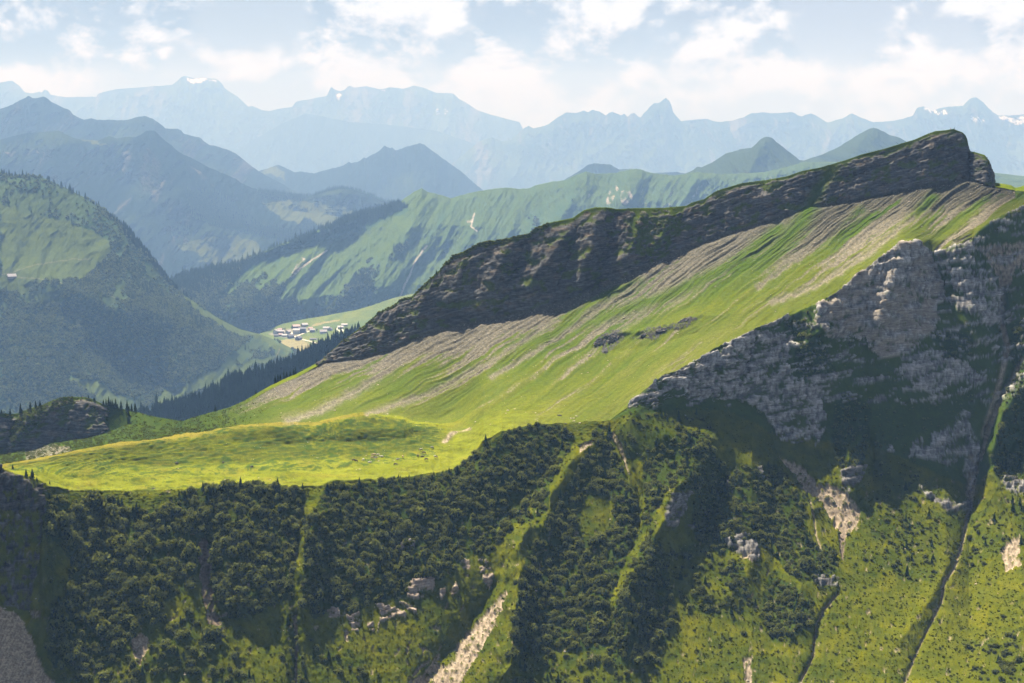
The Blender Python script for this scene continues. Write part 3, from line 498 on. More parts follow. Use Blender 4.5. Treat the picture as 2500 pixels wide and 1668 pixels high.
SP = [ # (points x, y, metres towards the camera), width in photo pixels : ribs > 0, gullies < 0
    ([(500, 1290, -3), (510, 1400, -7), (540, 1530, -5), (600, 1640, -2)], 20),
    ([(784, 1196, 1), (765, 1260, 12), (748, 1330, 14), (745, 1450, 8), (740, 1560, 3)], 30), ([(748, 1200, -4), (738, 1270, -9), (725, 1360, -6)], 20), ([(722, 1500, -3), (722, 1668, -4)], 9),
    ([(1457, 1066, 2), (1394, 1130, 9), (1350, 1200, 10), (1330, 1290, 8)], 30), ([(1370, 1090, -4), (1300, 1200, -5), (1250, 1260, -5)], 34),
    ([(1494, 1050, -2), (1530, 1120, -8), (1560, 1200, -9), (1558, 1280, -9), (1545, 1340, -9), (1500, 1440, -8), (1478, 1560, -5)], 20),
    ([(1612, 1290, 8), (1560, 1380, 18), (1520, 1470, 20), (1530, 1560, 12), (1550, 1640, 4)], 46),
    ([(1740, 1060, 5), (1690, 1160, 15), (1640, 1200, 17), (1618, 1290, 12)], 40), ([(1560, 1010, 2), (1620, 1060, 6), (1700, 1090, 6)], 40),
    ([(1760, 1180, -8), (1720, 1270, -10), (1700, 1330, -5)], 30),
    ([(1850, 1060, 2), (1880, 1110, 8), (1930, 1190, 8), (1985, 1240, 6)], 26),
    ([(1905, 1115, -3), (1940, 1165, -8), (2010, 1230, -8), (2070, 1300, -4)], 26),
    ([(2068, 975, 6), (2050, 1050, 16), (2075, 1130, 18), (2090, 1195, 10)], 32), ([(2100, 1030, -3), (2132, 1110, -8), (2128, 1210, -6)], 20),
    ([(2010, 800, 8), (1960, 850, 12), (2000, 900, 8), (2035, 960, 4)], 26),
    ([(2490, 880, -5), (2440, 980, -9), (2398, 1100, -8), (2378, 1200, -5), (2362, 1270, -3), (2345, 1340, -3), (2308, 1420, -2.6), (2298, 1475, -2.4), (2250, 1570, -2.4), (2205, 1668, -2.4)], 11),
    ([(2560, 860, 10), (2450, 1010, 18), (2425, 1100, 20), (2430, 1190, 14), (2480, 1260, 6)], 44),
    ([(2320, 1370, 4), (2260, 1480, 5), (2200, 1560, 5)], 26),
    ([(2048, 1446, -2), (2016, 1483, -3), (1990, 1552, -3), (1985, 1605, -3), (1952, 1664, -3)], 8),
    ([(1300, 1230, 4), (1270, 1340, 16), (1262, 1480, 20), (1240, 1640, 16)], 36), ([(1225, 1400, -4), (1180, 1480, -7), (1110, 1580, -7), (1040, 1660, -5)], 34),
    ([(1950, 1420, 5), (1960, 1500, 6), (1930, 1560, 4)], 34), ([(1830, 1370, 4), (1790, 1450, 5)], 30),
    ([(330, 1270, 3), (330, 1400, 7), (360, 1500, 5), (420, 1600, 4)], 70), ([(600, 1300, 4), (620, 1450, 6)], 50), ([(640, 1560, -5), (560, 1500, -5)], 40), ([(930, 1300, 4), (900, 1400, 5)], 50), ([(1020, 1400, 3), (1100, 1400, 3)], 40),
    # main cliff: buttresses and clefts
    ([(1468, 508, 2), (1452, 560, 11), (1440, 620, 14), (1415, 690, 14)], 30), ([(1412, 520, 0), (1372, 590, 9), (1335, 640, 12), (1290, 700, 10)], 26), ([(1500, 520, -3), (1490, 600, -8), (1460, 700, -6)], 16), ([(1408, 560, -4), (1385, 640, -8), (1360, 700, -5)], 14), ([(1240, 600, 5), (1205, 680, 9), (1180, 740, 8)], 24), ([(1300, 560, -3), (1262, 650, -7), (1230, 720, -5)], 13),
    ([(1575, 515, 3), (1545, 590, 9), (1520, 640, 10)], 24), ([(1640, 510, 3), (1610, 590, 9)], 20), ([(1130, 640, 4), (1100, 730, 7)], 18), ([(1040, 700, 4), (1010, 790, 6)], 18), ([(960, 760, 3), (930, 830, 5)], 16), ([(2000, 440, -4), (1960, 500, -5)], 16), ([(1890, 430, 3), (1870, 480, 4)], 16), ([(2280, 330, 3), (2260, 420, 5)], 30), ([(2363, 375, -6), (2366, 430, -8)], 9), ([(2400, 400, 4), (2405, 430, 5)], 24),
    # bench crag in the scree slope, grooves
    ([(1448, 836, 5), (1480, 820, 9), (1520, 812, 9), (1580, 806, 8), (1660, 792, 7), (1700, 770, 5), (1760, 772, 3)], 13), ([(1445, 850, -1), (1520, 858, -3), (1620, 838, -3), (1700, 812, -3)], 10),
    ([(1612, 883, -1.2), (1680, 830, -1.6), (1755, 770, -1.2)], 3), ([(1210, 900, -1.5), (1330, 790, -1.5), (1440, 700, -1.2)], 4),
    # hollows of the pasture
    ([(640, 1090, -3), (760, 1078, -6), (860, 1080, -5), (960, 1075, -4), (1050, 1062, -3)], 20), ([(800, 1050, 1), (880, 1046, 3), (980, 1048, 3), (1060, 1052, 2)], 16), ([(150, 1170, -2), (260, 1164, -3), (360, 1180, -2)], 8), ([(210, 1185, -2), (300, 1187, -3), (370, 1196, -2)], 6),
    # left outcrop
    ([(40, 1070, 10), (90, 1000, 6), (120, 985, 4)], 22), ([(15, 1010, -3), (30, 1060, -8), (10, 1110, -6)], 12), ([(205, 1000, 4), (222, 1050, 7)], 26),
    # amphitheatre cliff
    ([(2205, 592, 3), (2180, 690, 8), (2140, 800, 8)], 30), ([(2264, 612, -4), (2300, 690, -8), (2310, 740, -5)], 16), ([(2330, 600, 6), (2360, 680, 7), (2375, 760, 7)], 26), ([(2386, 600, -3), (2400, 660, -5)], 12), ([(2000, 745, 4), (1990, 790, 8), (2030, 822, 6)], 26), ([(2440, 600, -5), (2450, 700, -9), (2445, 800, -9), (2455, 860, -6)], 22), ([(1790, 830, 5), (1770, 900, 6)], 20), ([(1840, 840, -4), (1820, 900, -6)], 14), ([(1690, 890, 4), (1700, 940, 5)], 16), ([(2100, 840, -5), (2120, 920, -7)], 30), ([(2240, 900, 5), (2260, 960, 8)], 30), ([(2330, 760, 4), (2380, 830, 7), (2320, 880, 4)], 22), ([(1900, 900, 4), (1940, 980, 8), (1950, 1040, 5)], 30), ([(2350, 950, 3), (2330, 1060, 8), (2320, 1110, 6)], 26),
]
for pts, wd in SP:
    x0 = min(p[0] for p in pts) - 4 * wd; x1 = max(p[0] for p in pts) + 4 * wd; ci = np.where((xs > x0) & (xs < x1))[0]; c0, c1 = ci[0], ci[-1] + 1
    xx = X[:, c0:c1] + wd * .35 * fbm2(X[:, c0:c1] / wd / 1.2, Y[:, c0:c1] / wd / 1.2, 2, 77); dd, val = seg_dist(xx, Y[:, c0:c1], pts)
    vv = V[:, c0:c1]; val = np.where(vv < 1, val * .85, np.where(vv > 5, val * 1.3, val))
    D[:, c0:c1] -= val * np.exp(-(dd / wd) ** 1.25) * np.clip(vv * 6, 0, 1)
# near-left buttress in front of the pasture
# ---- cover masks
WX, WY = warpxy(X, Y, 7, 22, 140); wX, wY = warpxy(X, Y, 3, 9, 150); WX = WX + (wX - X); WY = WY + (wY - Y)
def pm(*polys):
    m = np.zeros(X.shape, bool)
    for p in polys:
        xa, xb = min(q[0] for q in p) - 12, max(q[0] for q in p) + 12; ci = np.where((xs > xa) & (xs < xb))[0]
        if len(ci): m[:, ci[0]:ci[-1] + 1] |= inpoly(WX[:, ci[0]:ci[-1] + 1], WY[:, ci[0]:ci[-1] + 1], p)
    return m
nA = fbm2(X / 60, Y / 40, 5, 200, .6); nB = fbm2(X / 14, Y / 9, 4, 210, .6); nC = fbm2(X / 5, Y / 4, 3, 220, .6)
sx_ = .52 + .24 * sstep(850, 1500, xs); qx_ = np.concatenate([[0], np.cumsum((sx_[1:] + sx_[:-1]) / 2 * np.diff(xs))]); q = Y + qx_[None, :]   # runs across the scree streaks, steeper to the right
qw = q + 15 * fbm2(X / 110, Y / 90, 3, 230)
st = .66 * fbm2(qw / 36, X / 460 + 3, 4, 240, .62) + .40 * fbm2(qw / 9, X / 150, 4, 250, .65)
frac = (V - 1) / 3.0                             # 0 at the cliff foot .. 1 at the pasture
frac = np.where(X > 1150, (Y - Cy) / (Ry - Cy), np.clip((Y - Cy) / (Ey - Cy + 1e-6), 0, 1.2) * .9)
frac = np.clip(smooth_cols(frac, 30), -1, 2)
slope = ((V >= 1) & (V < 5)) * sstep(500, 700, X + 60 * nA)
slopeb = slope > .5
bias = np.interp(frac, [0, .06, .2, .45, .7, 1], [.58, .44, .19, .02, -.12, -.28]) + np.interp(X, [560, 760, 1000, 1500, 1900, 2150, 2330, 2500], [-.30, -.05, -.06, -.05, .03, .14, .18, .05])
scree = sstep(.0, .16, st + bias + .10 * nB) * slope * (X < 2480)
scree *= np.where(X < 1150, sstep(1035, 1000, Y), 1)
for pts, wd, a in [([(1990, 470), (1960, 540), (1870, 640), (1760, 720), (1600, 790), (1480, 850)], 22, 0), ([(1900, 560), (1800, 640), (1640, 720), (1400, 800)], 16, 0), ([(2280, 480), (2200, 560), (2120, 620)], 12, 0), ([(2100, 520), (2030, 600), (1900, 690)], 13, 0), ([(1360, 790), (1480, 720), (1560, 690)], 12, 0),
                   ([(2230, 530), (2120, 620), (1990, 700), (1880, 740)], 7, 1), ([(1360, 780), (1200, 880), (1050, 960), (900, 1010)], 8, 1), ([(1000, 870), (860, 960), (760, 1010), (700, 1025)], 10, 1), ([(2140, 500), (1990, 600), (1850, 700)], 6, 1), ([(1560, 690), (1400, 800), (1200, 920)], 7, 1), ([(960, 850), (820, 905), (740, 940)], 8, 1)]:
    dd, _ = seg_dist(WX, WY, pts); m = np.exp(-(dd / wd) ** 2) * slope; scree = scree * (1 - m) if a == 0 else np.maximum(scree, m * .9)
cliff = (V < 1) & ((X < 268 + 40 * nA + 14 * nB) | (X > 772 + 12 * nB)) & (X < 2428)
cap = (Y - Sy) / np.maximum(Cy - Sy, 1)
capw = np.interp(X, [0, 200, 790, 1150, 1300, 1600, 1900, 2200, 2420], [14, 9, 3, 13, 14, 12, 9, 12, 5]) * (1 + .9 * fbm2(X / 22, 0 * X, 3, 260) + .5 * nB)
green_c = np.maximum(sstep(1.0, .55, (Y - Sy) / np.maximum(capw, 1)), 0)
gp = pm(q2((560, 975), (790, 955), (770, 1060), (690, 1180), (520, 1160), (540, 1050)), [(70, 985), (120, 972), (180, 962), (175, 985), (120, 1010), (90, 1040), (60, 1070), (30, 1095), (22, 1060), (45, 1020)])
gs, _ = seg_dist(WX, WY, q2((1480, 760), (1430, 840), (1390, 900), (1360, 960), (1300, 1030), (1240, 1080)))
green_c = np.maximum(green_c, gp * sstep(-.25, .15, nB)); green_c = np.maximum(green_c, np.exp(-(gs / 14) ** 2)); green_c = np.maximum(green_c, sstep(.08, .28, fbm2(X / 40 + Y / 60, Y / 26, 4, 270, .6)) * .8)
rock = cliff * (1 - green_c)
rock = np.maximum(rock, pm([(1443, 845), (1470, 815), (1495, 805), (1520, 806), (1525, 825), (1505, 845), (1480, 866), (1470, 862), (1475, 845), (1452, 848)], [(1560, 812), (1580, 802), (1660, 788), (1690, 770), (1700, 780), (1668, 802), (1620, 812), (1600, 828), (1540, 826), (1575, 820)]) * slope * sstep(-.25, .1, nB + .5 * nC))
near = V >= 5
RKP = [q5((370, 700), (600, 560), (740, 400), (880, 310), (1000, 210), (1160, 120), (1340, 100), (1420, 180), (1500, 300), (1560, 450), (1600, 650), (1560, 700), (1500, 730), (1540, 860), (1500, 950), (1300, 1130), (1200, 1190), (980, 1240), (870, 1140), (850, 1020), (770, 1040), (640, 1020), (470, 1035), (350, 880)),
       q5((1460, 190), (1690, 120), (1820, 110), (1880, 260), (1900, 330), (1700, 330), (1560, 300)), q5((1600, 340), (1720, 380), (1880, 380), (1890, 560), (1700, 600)), q5((1920, 380), (2040, 380), (2130, 620), (2150, 800), (2100, 900), (1980, 920), (1930, 850), (1740, 770), (1560, 650), (1800, 640)),
       q5((1070, 1350), (1250, 1280), (1450, 1150), (1640, 1200), (1800, 1300), (2000, 1440), (1750, 1460), (1650, 1500), (1500, 1568), (1350, 1540), (1200, 1420)),
       q4((530, 300), (560, 240), (700, 130), (860, 40), (950, -20), (1160, -60), (1300, -20), (1250, 100), (1300, 170), (1480, 140), (1510, 200), (1420, 260), (1440, 400), (1330, 470), (1230, 450), (1150, 320), (1100, 290), (1050, 270), (950, 260), (800, 270), (780, 200), (690, 240), (620, 290)),
       q4((1510, 600), (1570, 560), (1630, 560), (1600, 640), (1540, 700), (1515, 670)), q4((1810, 530), (1850, 450), (1950, 420), (2080, 320), (2110, 400), (2150, 450), (2140, 560), (2110, 690), (2070, 600), (2080, 520), (2000, 570), (1900, 540)),
       q4((700, 850), (700, 780), (740, 690), (820, 690), (800, 760), (750, 850)), q4((970, 920), (990, 870), (1110, 890), (1140, 1000), (1050, 980)), q4((1860, 660), (1950, 715), (2050, 745), (2110, 700), (2110, 780), (2000, 780), (1900, 712)), q4((2220, 600), (2350, 640), (2350, 720), (2280, 690)), q4((1380, 1080), (1500, 1080), (1500, 1120), (1400, 1120)),
       q8((900, 830), (1000, 780), (1100, 770), (1100, 870), (970, 950), (890, 930)), q8((1290, 650), (1350, 650), (1360, 740), (1300, 730)), q8((1420, 660), (1500, 680), (1530, 780), (1490, 870), (1430, 760)), q8((430, 1060), (540, 1050), (560, 1180), (480, 1170)), q8((590, 1110), (640, 1120), (640, 1200), (600, 1180)), q8((650, 980), (720, 990), (760, 1010), (880, 1040), (880, 1080), (780, 1080), (700, 1120), (660, 1190), (700, 1060)), q8((280, 1020), (380, 1020), (400, 1070), (310, 1075)), q8((1130, 870), (1170, 870), (1160, 960), (1130, 950)), q8((1200, 900), (1250, 820), (1290, 860), (1220, 920)), q8((840, 530), (950, 520), (940, 560), (790, 590)), q8((820, 960), (960, 1000), (960, 1060), (880, 1020)),
       q9((1700, 690), (1740, 680), (1780, 790), (1750, 790)), q9((1370, 790), (1400, 800), (1440, 950), (1390, 970)), q9((960, 1300), (1010, 1280), (1070, 1320), (1050, 1340)), q10((760, 900), (850, 880), (880, 960), (780, 950)), q10((1650, 560), (1700, 480), (1740, 500), (1740, 700), (1690, 680)), q10((-40, 480), (90, 500), (60, 700), (30, 760), (-40, 900))]
LEFTC = [(-330, 1130), (0, 1139), (30, 1158), (60, 1170), (105, 1180), (104, 1280), (92, 1380), (72, 1491), (0, 1480), (-330, 1490)]
rkm = pm(*RKP) * near; gaps = sstep(.30, .10, fbm2(X / 30, Y / 34, 4, 300, .65) - .02)
streak = fbm2((X + .25 * Y) / 6, Y / 20, 4, 310, .6)
ledge = fbm2((Y + .22 * X + 8 * nA) / 15, X / 95, 4, 315, .62)
rkm = rkm * np.maximum(gaps, .0) * sstep(-.32, -.12, streak + .3) * (1 - .9 * sstep(.16, .26, ledge))
bigface = pm(RKP[0]) * near; rkm = np.maximum(rkm, bigface * sstep(.25, .0, fbm2(X / 26, Y / 40, 4, 320) - .05 * (Y < 700)) * .95)
lc = pm(LEFTC) * near * sstep(-.12, .18, fbm2(X / 16, Y / 26, 4, 330, .6) + np.interp(Y, [1140, 1240, 1300, 1480], [.35, .15, -.12, .12])); rkm = np.maximum(rkm, lc)
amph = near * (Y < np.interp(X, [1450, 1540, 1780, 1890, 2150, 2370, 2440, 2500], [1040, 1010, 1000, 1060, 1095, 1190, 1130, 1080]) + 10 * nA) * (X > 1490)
band_ = fbm2((Y + .22 * X + 10 * nA) / 16, X / 80, 4, 340, .62)
rkm = np.maximum(rkm, amph * sstep(.08, .20, band_ + .35 * nB) * (Y < 980 + 40 * nA) * .9)
rock = np.maximum(rock, rkm)
SCP = [[(-330, 1470), (0, 1482), (35, 1494), (60, 1520), (78, 1560), (95, 1600), (110, 1640), (138, 1668), (150, 1760), (-330, 1760)], [(484, 1330), (500, 1308), (518, 1370), (515, 1420), (522, 1480), (545, 1530), (535, 1545), (512, 1520), (495, 1460), (490, 1400)],
       [(321, 1553), (344, 1540), (362, 1556), (362, 1585), (348, 1605), (342, 1625), (332, 1616), (322, 1590)], q8((1620, 880), (1540, 950), (1400, 1120), (1290, 1250), (1225, 1330), (1260, 1340), (1180, 1440), (1120, 1420), (1140, 1330), (1100, 1380), (1010, 1500), (900, 1550), (880, 1700), (1200, 1700), (1330, 1470), (1450, 1300), (1550, 1090), (1620, 940)),
       q8((890, 1540), (980, 1440), (1060, 1370), (1050, 1420), (960, 1500)), q8((430, 1180), (460, 1180), (460, 1260), (440, 1260)), q8((880, 1290), (910, 1260), (890, 1340), (870, 1350)), q8((980, 1300), (1030, 1300), (1000, 1360)),
       q4((1225, 530), (1300, 610), (1350, 690), (1420, 725), (1480, 850), (1525, 900), (1590, 840), (1600, 770), (1540, 700), (1480, 660), (1400, 650), (1330, 570)), q4((1050, 950), (1130, 945), (1145, 1000), (1060, 1000)), q4((1500, 880), (1540, 880), (1520, 1000), (1560, 990), (1510, 1000)), q4((1060, 1460), (1100, 1440), (1100, 1568), (1070, 1568)),
       [(2377, 603), (2500, 590), (2800, 570), (2800, 640), (2500, 650), (2474, 662), (2460, 703), (2446, 700), (2431, 670), (2408, 626)], q4((300, 480), (370, 440), (385, 450), (310, 510)), q4((2250, 940), (2330, 880), (2330, 1020), (2260, 1060)), q7((200, 1080), (280, 1080), (270, 1130), (210, 1120))]
scm = pm(*SCP) * near * sstep(-.30, -.02, nB + .35 * nC + .8 * fbm2((X + .4 * Y) / 9, Y / 50, 3, 345) + .16)
scm = np.maximum(scm, pm(SCP[0]) * near)
paths = [(q4((2340, 80), (2290, 180), (2230, 290), (2180, 430), (2150, 540)), 4), (q4((2140, 530), (2130, 600), (2110, 690), (2105, 760), (2090, 800), (2080, 870), (2060, 950), (2030, 1040), (1985, 1100), (1972, 1190)), 3.6), (q4((1972, 1190), (1930, 1280), (1880, 1380), (1840, 1470), (1800, 1568)), 2.2), (q4((1500, 1150), (1440, 1220), (1400, 1300), (1388, 1370), (1380, 1450), (1320, 1568)), 2.2), (q4((1370, 730), (1385, 800), (1395, 880), (1420, 950)), 2.2), (q4((460, 430), (500, 500), (520, 540)), 2.5), ([(722, 1500), (724, 1580), (722, 1668)], 2.4),
         (q10((1760, 1010), (1770, 1150), (1750, 1300), (1735, 1440)), 11), ([(2446, 693), (2444, 780), (2460, 850), (2440, 940), (2400, 1060)], 7), (q8((50, 1080), (70, 1200), (65, 1568)), 2.2), (q9((200, 320), (280, 450), (330, 640), (380, 760)), 2), (q3((1040, 1250), (980, 1270), (1005, 1300)), 3), ([(447, 1032), (455, 1043), (462, 1050)], 2), ([(1085, 1078), (1100, 1062), (1120, 1050), (1145, 1046)], 5)]
for pts, wd in paths:
    dd, _ = seg_dist(wX, wY, pts); scm = np.maximum(scm, np.exp(-(dd / wd) ** 3) * .9 * (V > 3.2))
# scattered bare patches on the lower slopes
scm = np.maximum(scm, near * (1 - amph) * sstep(.34, .44, fbm2(X / 20 + Y / 60, Y / 26, 4, 350, .6)) * .6 * (Y > 1150))
ll = pm([(60, 1100), (130, 1084), (165, 1086), (175, 1100), (120, 1120), (70, 1128)]) * (V < 3); scree = np.maximum(scree, ll * sstep(-.3, .1, st) * .8)
# bushes cover (also drives the planting)
BPD = [q3((200, 850), (230, 730), (340, 740), (470, 760), (740, 770), (800, 730), (900, 660), (1000, 650), (1180, 640), (1380, 670), (1400, 720), (1380, 800), (1370, 880), (1350, 1000), (1340, 1180), (1200, 1230), (1090, 1280), (1030, 1250), (970, 1080), (960, 1000), (925, 950), (900, 1080), (870, 1130), (780, 1180), (740, 1230), (690, 1290), (620, 1310), (560, 1450), (500, 1500), (250, 1500), (220, 1450), (230, 1250), (300, 1150), (330, 1000), (250, 920)),
       q3((1400, 830), (1450, 760), (1500, 665), (1640, 655), (1830, 625), (2000, 615), (2100, 560), (2170, 510), (2300, 425), (2360, 400), (2360, 860), (2250, 960), (2130, 1000), (2050, 1080), (1900, 1080), (1860, 1180), (1700, 1200), (1640, 1250), (1500, 1230), (1440, 1280), (1380, 1200), (1400, 1000)),
       q4((0, 390), (180, 375), (260, 400), (280, 470), (220, 560), (180, 650), (160, 780), (60, 830), (0, 830)), q4((320, 520), (390, 385), (455, 400), (480, 520), (560, 640), (585, 760), (545, 930), (510, 1050), (430, 1300), (430, 1420), (200, 1420), (60, 1450), (0, 1400), (30, 1100), (80, 950), (150, 850), (190, 760), (240, 640)),
       q4((600, 560), (700, 470), (800, 400), (900, 430), (930, 520), (990, 580), (1150, 570), (1220, 560), (1280, 640), (1340, 760), (1370, 900), (1400, 940), (1490, 950), (1490, 1060), (1380, 1100), (1260, 1060), (1220, 1000), (1120, 900), (960, 980), (840, 900), (830, 780), (840, 690), (760, 680), (720, 660), (620, 860), (600, 780)),
       q4((640, 880), (700, 960), (720, 1100), (760, 1250), (700, 1400), (660, 1480), (480, 1490), (430, 1360), (480, 1200), (560, 1000)), q4((1180, 1080), (1280, 1110), (1380, 1200), (1400, 1290), (1300, 1350), (1200, 1380), (1150, 1280), (1150, 1150)),
       q4((1480, 270), (1560, 230), (1650, 310), (1640, 420), (1620, 560), (1540, 580), (1500, 560), (1470, 450)), q4((2350, 90), (2250, 340), (2210, 480), (2200, 560), (2230, 640), (2400, 620), (2500, 400), (2500, 90)), q5((70, 880), (200, 850), (330, 900), (420, 1060), (560, 1350), (500, 1430), (250, 1420), (150, 1300), (180, 1050), (60, 960)), q4((1000, 1020), (1060, 1020), (1080, 1100), (1010, 1140)), q5((2250, 900), (2350, 850), (2600, 700), (2600, 1568), (2180, 1568), (2300, 1400), (2200, 1150)), q5((1450, 1000), (1720, 950), (1880, 1080), (1760, 1260), (1600, 1250)), q3((1900, 1080), (2050, 1060), (2100, 1000), (2080, 1080), (1960, 1110))]
BPM = [q3((700, 1260), (900, 1230), (1000, 1290), (1050, 1400), (1150, 1500), (1200, 1620), (480, 1620), (560, 1450), (620, 1330)), q4((500, 420), (700, 300), (900, 330), (930, 420), (800, 420), (600, 560), (540, 520)), q4((700, 980), (850, 920), (1000, 1000), (1150, 1050), (1120, 1250), (900, 1260), (760, 1200)), q4((1650, 540), (1800, 570), (2000, 660), (1950, 720), (1760, 800), (1670, 760)), q4((1700, 800), (2050, 790), (2060, 950), (1950, 1100), (1800, 1100), (1600, 1000)), q4((1660, 250), (1800, 300), (2060, 250), (2100, 200), (2160, 240), (2080, 330), (1950, 400), (1800, 440), (1660, 500), (1640, 380)), q3((1340, 1240), (1500, 1420), (1700, 1500), (1600, 1620), (1250, 1620)), q4((2060, 1360), (2200, 1380), (2350, 1300), (2350, 1640), (2150, 1568)), q4((2060, 900), (2350, 700), (2400, 900), (2200, 1000), (2080, 1120)), q4((0, 1400), (200, 1420), (430, 1440), (640, 1500), (600, 1620), (0, 1620)), q3((250, 1430), (500, 1500), (560, 1620), (230, 1620)), q4((1280, 640), (1480, 740), (1400, 800), (1340, 760)), q3((150, 690), (400, 700), (700, 740), (460, 760), (220, 760)), q9((250, 250), (900, 150), (1200, 330), (950, 480), (420, 560), (330, 500)), [(1505, 1010), (1640, 985), (1640, 1010), (1520, 1035)]]
OPEN = [q4((260, 560), (390, 440), (400, 460), (300, 560), (230, 700), (190, 780), (170, 760)), q4((340, 720), (450, 700), (470, 800), (430, 880), (320, 900), (300, 840)), q4((450, 420), (520, 520), (600, 660), (615, 760), (600, 840), (570, 980), (500, 1120), (450, 1280), (425, 1270), (480, 1100), (545, 960), (575, 830), (575, 740), (500, 560)), q8((200, 320), (260, 160), (270, 180), (235, 290), (215, 360)), q4((720, 700), (740, 690), (660, 860), (630, 870)), q9((820, 880), (840, 900), (640, 1330), (590, 1330)), q3((730, 1200), (850, 1170), (860, 1280), (780, 1300)), q10((340, 880), (480, 740), (500, 800), (330, 980), (290, 1060))]
OPEN.append(q3((925, 940), (960, 960), (970, 1080), (1000, 1260), (940, 1240)))
bush = np.maximum(pm(*BPD) * 1.0, pm(*BPM) * .42) * near
bush = np.maximum(bush, near * (1 - amph) * (Y > 1240) * (X > 1700) * sstep(-.02, .3, fbm2(X / 60, Y / 50, 3, 360)) * .10)
bush = np.maximum(bush, near * (X > 108) * (X < 270) * (Y > 1215) * (Y < 1500) * sstep(-.1, .2, nB) * .22)
bush = np.maximum(bush, amph * sstep(.08, .3, fbm2(X / 50, Y / 35, 3, 365)) * .35)
bush = bush * (1 - pm(*OPEN)) * (1 - .85 * (rock > .5) * (bush < .99)) * (1 - .45 * (rock > .5)) * (1 - .95 * (scm > .35)) * (1 - pm(LEFTC))
bush *= sstep(-.36, -.20, fbm2(X / 26, Y / 20, 3, 370) + .10 * (bush > .9))
P = unproj(X, Y, D)
# ---- relief of the ground itself
pw_ = sstep(1040, 1210, X + 40 * nA)
pastw = ((V > 2.6) * (1 - pw_) + sstep(2.6, 4.2, V) * pw_) * (V < 5) * sstep(1500, 1100, X + 80 * nA)
N = normals(P); N *= np.sign(N[..., 2:3] * .7 - N[..., 1:2] * .7)
px, py, pz = P[..., 0], P[..., 1], P[..., 2]
ds = 0
ds = ds + (1 - rock) * (.9 * fbm3(px / 22, py / 22, pz / 22, 3, 400) + .42 * fbm3(px / 4.5, py / 4.5, pz / 4.5, 3, 410)) * np.where(near, 1.15, .55)
ds = ds - 1.3 * np.clip(scm, 0, 1) * near - .9 * scree * (1 - rock) + (3.3 * st + 2.0 * np.abs(fbm2(qw / 20, X / 300, 3, 255)) + .5 * fbm2(qw / 4, X / 60, 2, 256)) * slope * sstep(0, .08, frac) * (1 - rock) * np.interp(frac, [0, .5, .85, 1.1], [1, .8, .25, .15])
dip = pz - .36 * px * (X > 700)                      # bedding follows the dip of the ridge
dip = dip + 1.2 * fbm3(px / 16, py / 16, pz / 16, 2, 415)
bed = fbm2(dip / 1.7, px / 45, 4, 420, .7) ; bed2 = np.abs(fbm2(dip / 5.0, px / 70, 2, 430))
flute = fbm3(px / 9, py / 9, pz / 34, 4, 440, .6, ridged=True); blocky = fbm3(px / 3.6, py / 3.6, pz / 5, 3, 450, .6)
ds = ds + rock * np.where(near, 2.0 * flute + 1.5 * blocky + .5 * bed - 5.0 * np.clip(ledge, -.3, .4), 1.7 * flute + 1.3 * bed + 1.1 * bed2 + 1.3 * blocky) * np.where(slopeb, .35, 1)
terr = fbm2(px / 9, (pz * 6 + py * .15) / 2.2, 3, 460, .6)
hump = (V > 2.8) & (V < 4.4) & (X < 1110)
ds = ds + hump * .95 * terr * sstep(1140, 1040, X)
ds = ds + 2.2 * fbm2(px / 38, py / 22, 3, 465) * pastw
lump = (V > 3.9) * (X > 60) * sstep(1180, 980, X) * (1 - near) * sstep(1115, 1150, Y) * .9
ds = ds + lump * 1.0 * fbm2(px / 16, py / 5, 4, 470, .6)
ds = ds + near * (1 - rock) * .55 * fbm3(px / 1.6, py / 1.6, pz / 1.6, 2, 480) * (1 - amph * .5)
edge = np.clip(V * 5, .12, 1)
P = P + N * (ds * edge)[..., None]
# ---- cover colours
n3 = fbm3(px / 30, py / 30, pz / 30, 3, 500); n4 = fbm3(px / 6, py / 6, pz / 6, 3, 510)
gy = np.array([.145, .165, .006]); gg = np.array([.082, .120, .008]); gd = np.array([.035, .065, .014]); go = np.array([.20, .155, .03])
c = lerp3(gg, gy, np.clip(.45 + 1.1 * n3 + .5 * n4, 0, 1))
c = lerp3(c, lerp3(c, gy * np.array([.95, 1.0, 1.5]), np.clip(frac, 0, 1) * .8) * np.array([.86, .84, 2.0]), slope)
c = lerp3(c, np.array([.068, .108, .012]), slope * np.clip(-st * 2.6 + .15, 0, 1) * np.interp(frac, [0, .6, .9], [.9, .75, .3])); c = lerp3(c, np.array([.16, .15, .045]), slope * np.clip(st * 2.2, 0, 1) * .5)
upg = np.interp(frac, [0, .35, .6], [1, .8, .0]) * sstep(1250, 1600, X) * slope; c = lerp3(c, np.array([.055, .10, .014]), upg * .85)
past = pastw > .05
c = lerp3(c, lerp3(gy * np.array([.92, .95, 2]), gy * np.array([1.45, 1.38, 3.2]), np.clip(.5 + n3, 0, 1)), pastw)
edgeo = np.exp(-((Y - Ey - 3) / np.interp(X, [0, 500, 900, 1200], [14, 8, 4, 3])) ** 2) * past * (X < 900)
c = lerp3(c, go, edgeo * .7)
orange = np.clip(fbm2(X / 90, Y / 14, 4, 520) * 1.6, 0, 1) * pastw; c = lerp3(c, go, orange * .45)
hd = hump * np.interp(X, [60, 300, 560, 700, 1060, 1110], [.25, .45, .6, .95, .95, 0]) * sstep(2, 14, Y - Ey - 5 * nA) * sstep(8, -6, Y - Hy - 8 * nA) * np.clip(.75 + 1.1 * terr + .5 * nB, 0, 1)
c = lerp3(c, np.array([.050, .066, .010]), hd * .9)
c = lerp3(c, np.array([.085, .100, .010]), pastw * sstep(.0, .3, fbm2(X / 60, Y / 9, 4, 525, .65)) * .55)
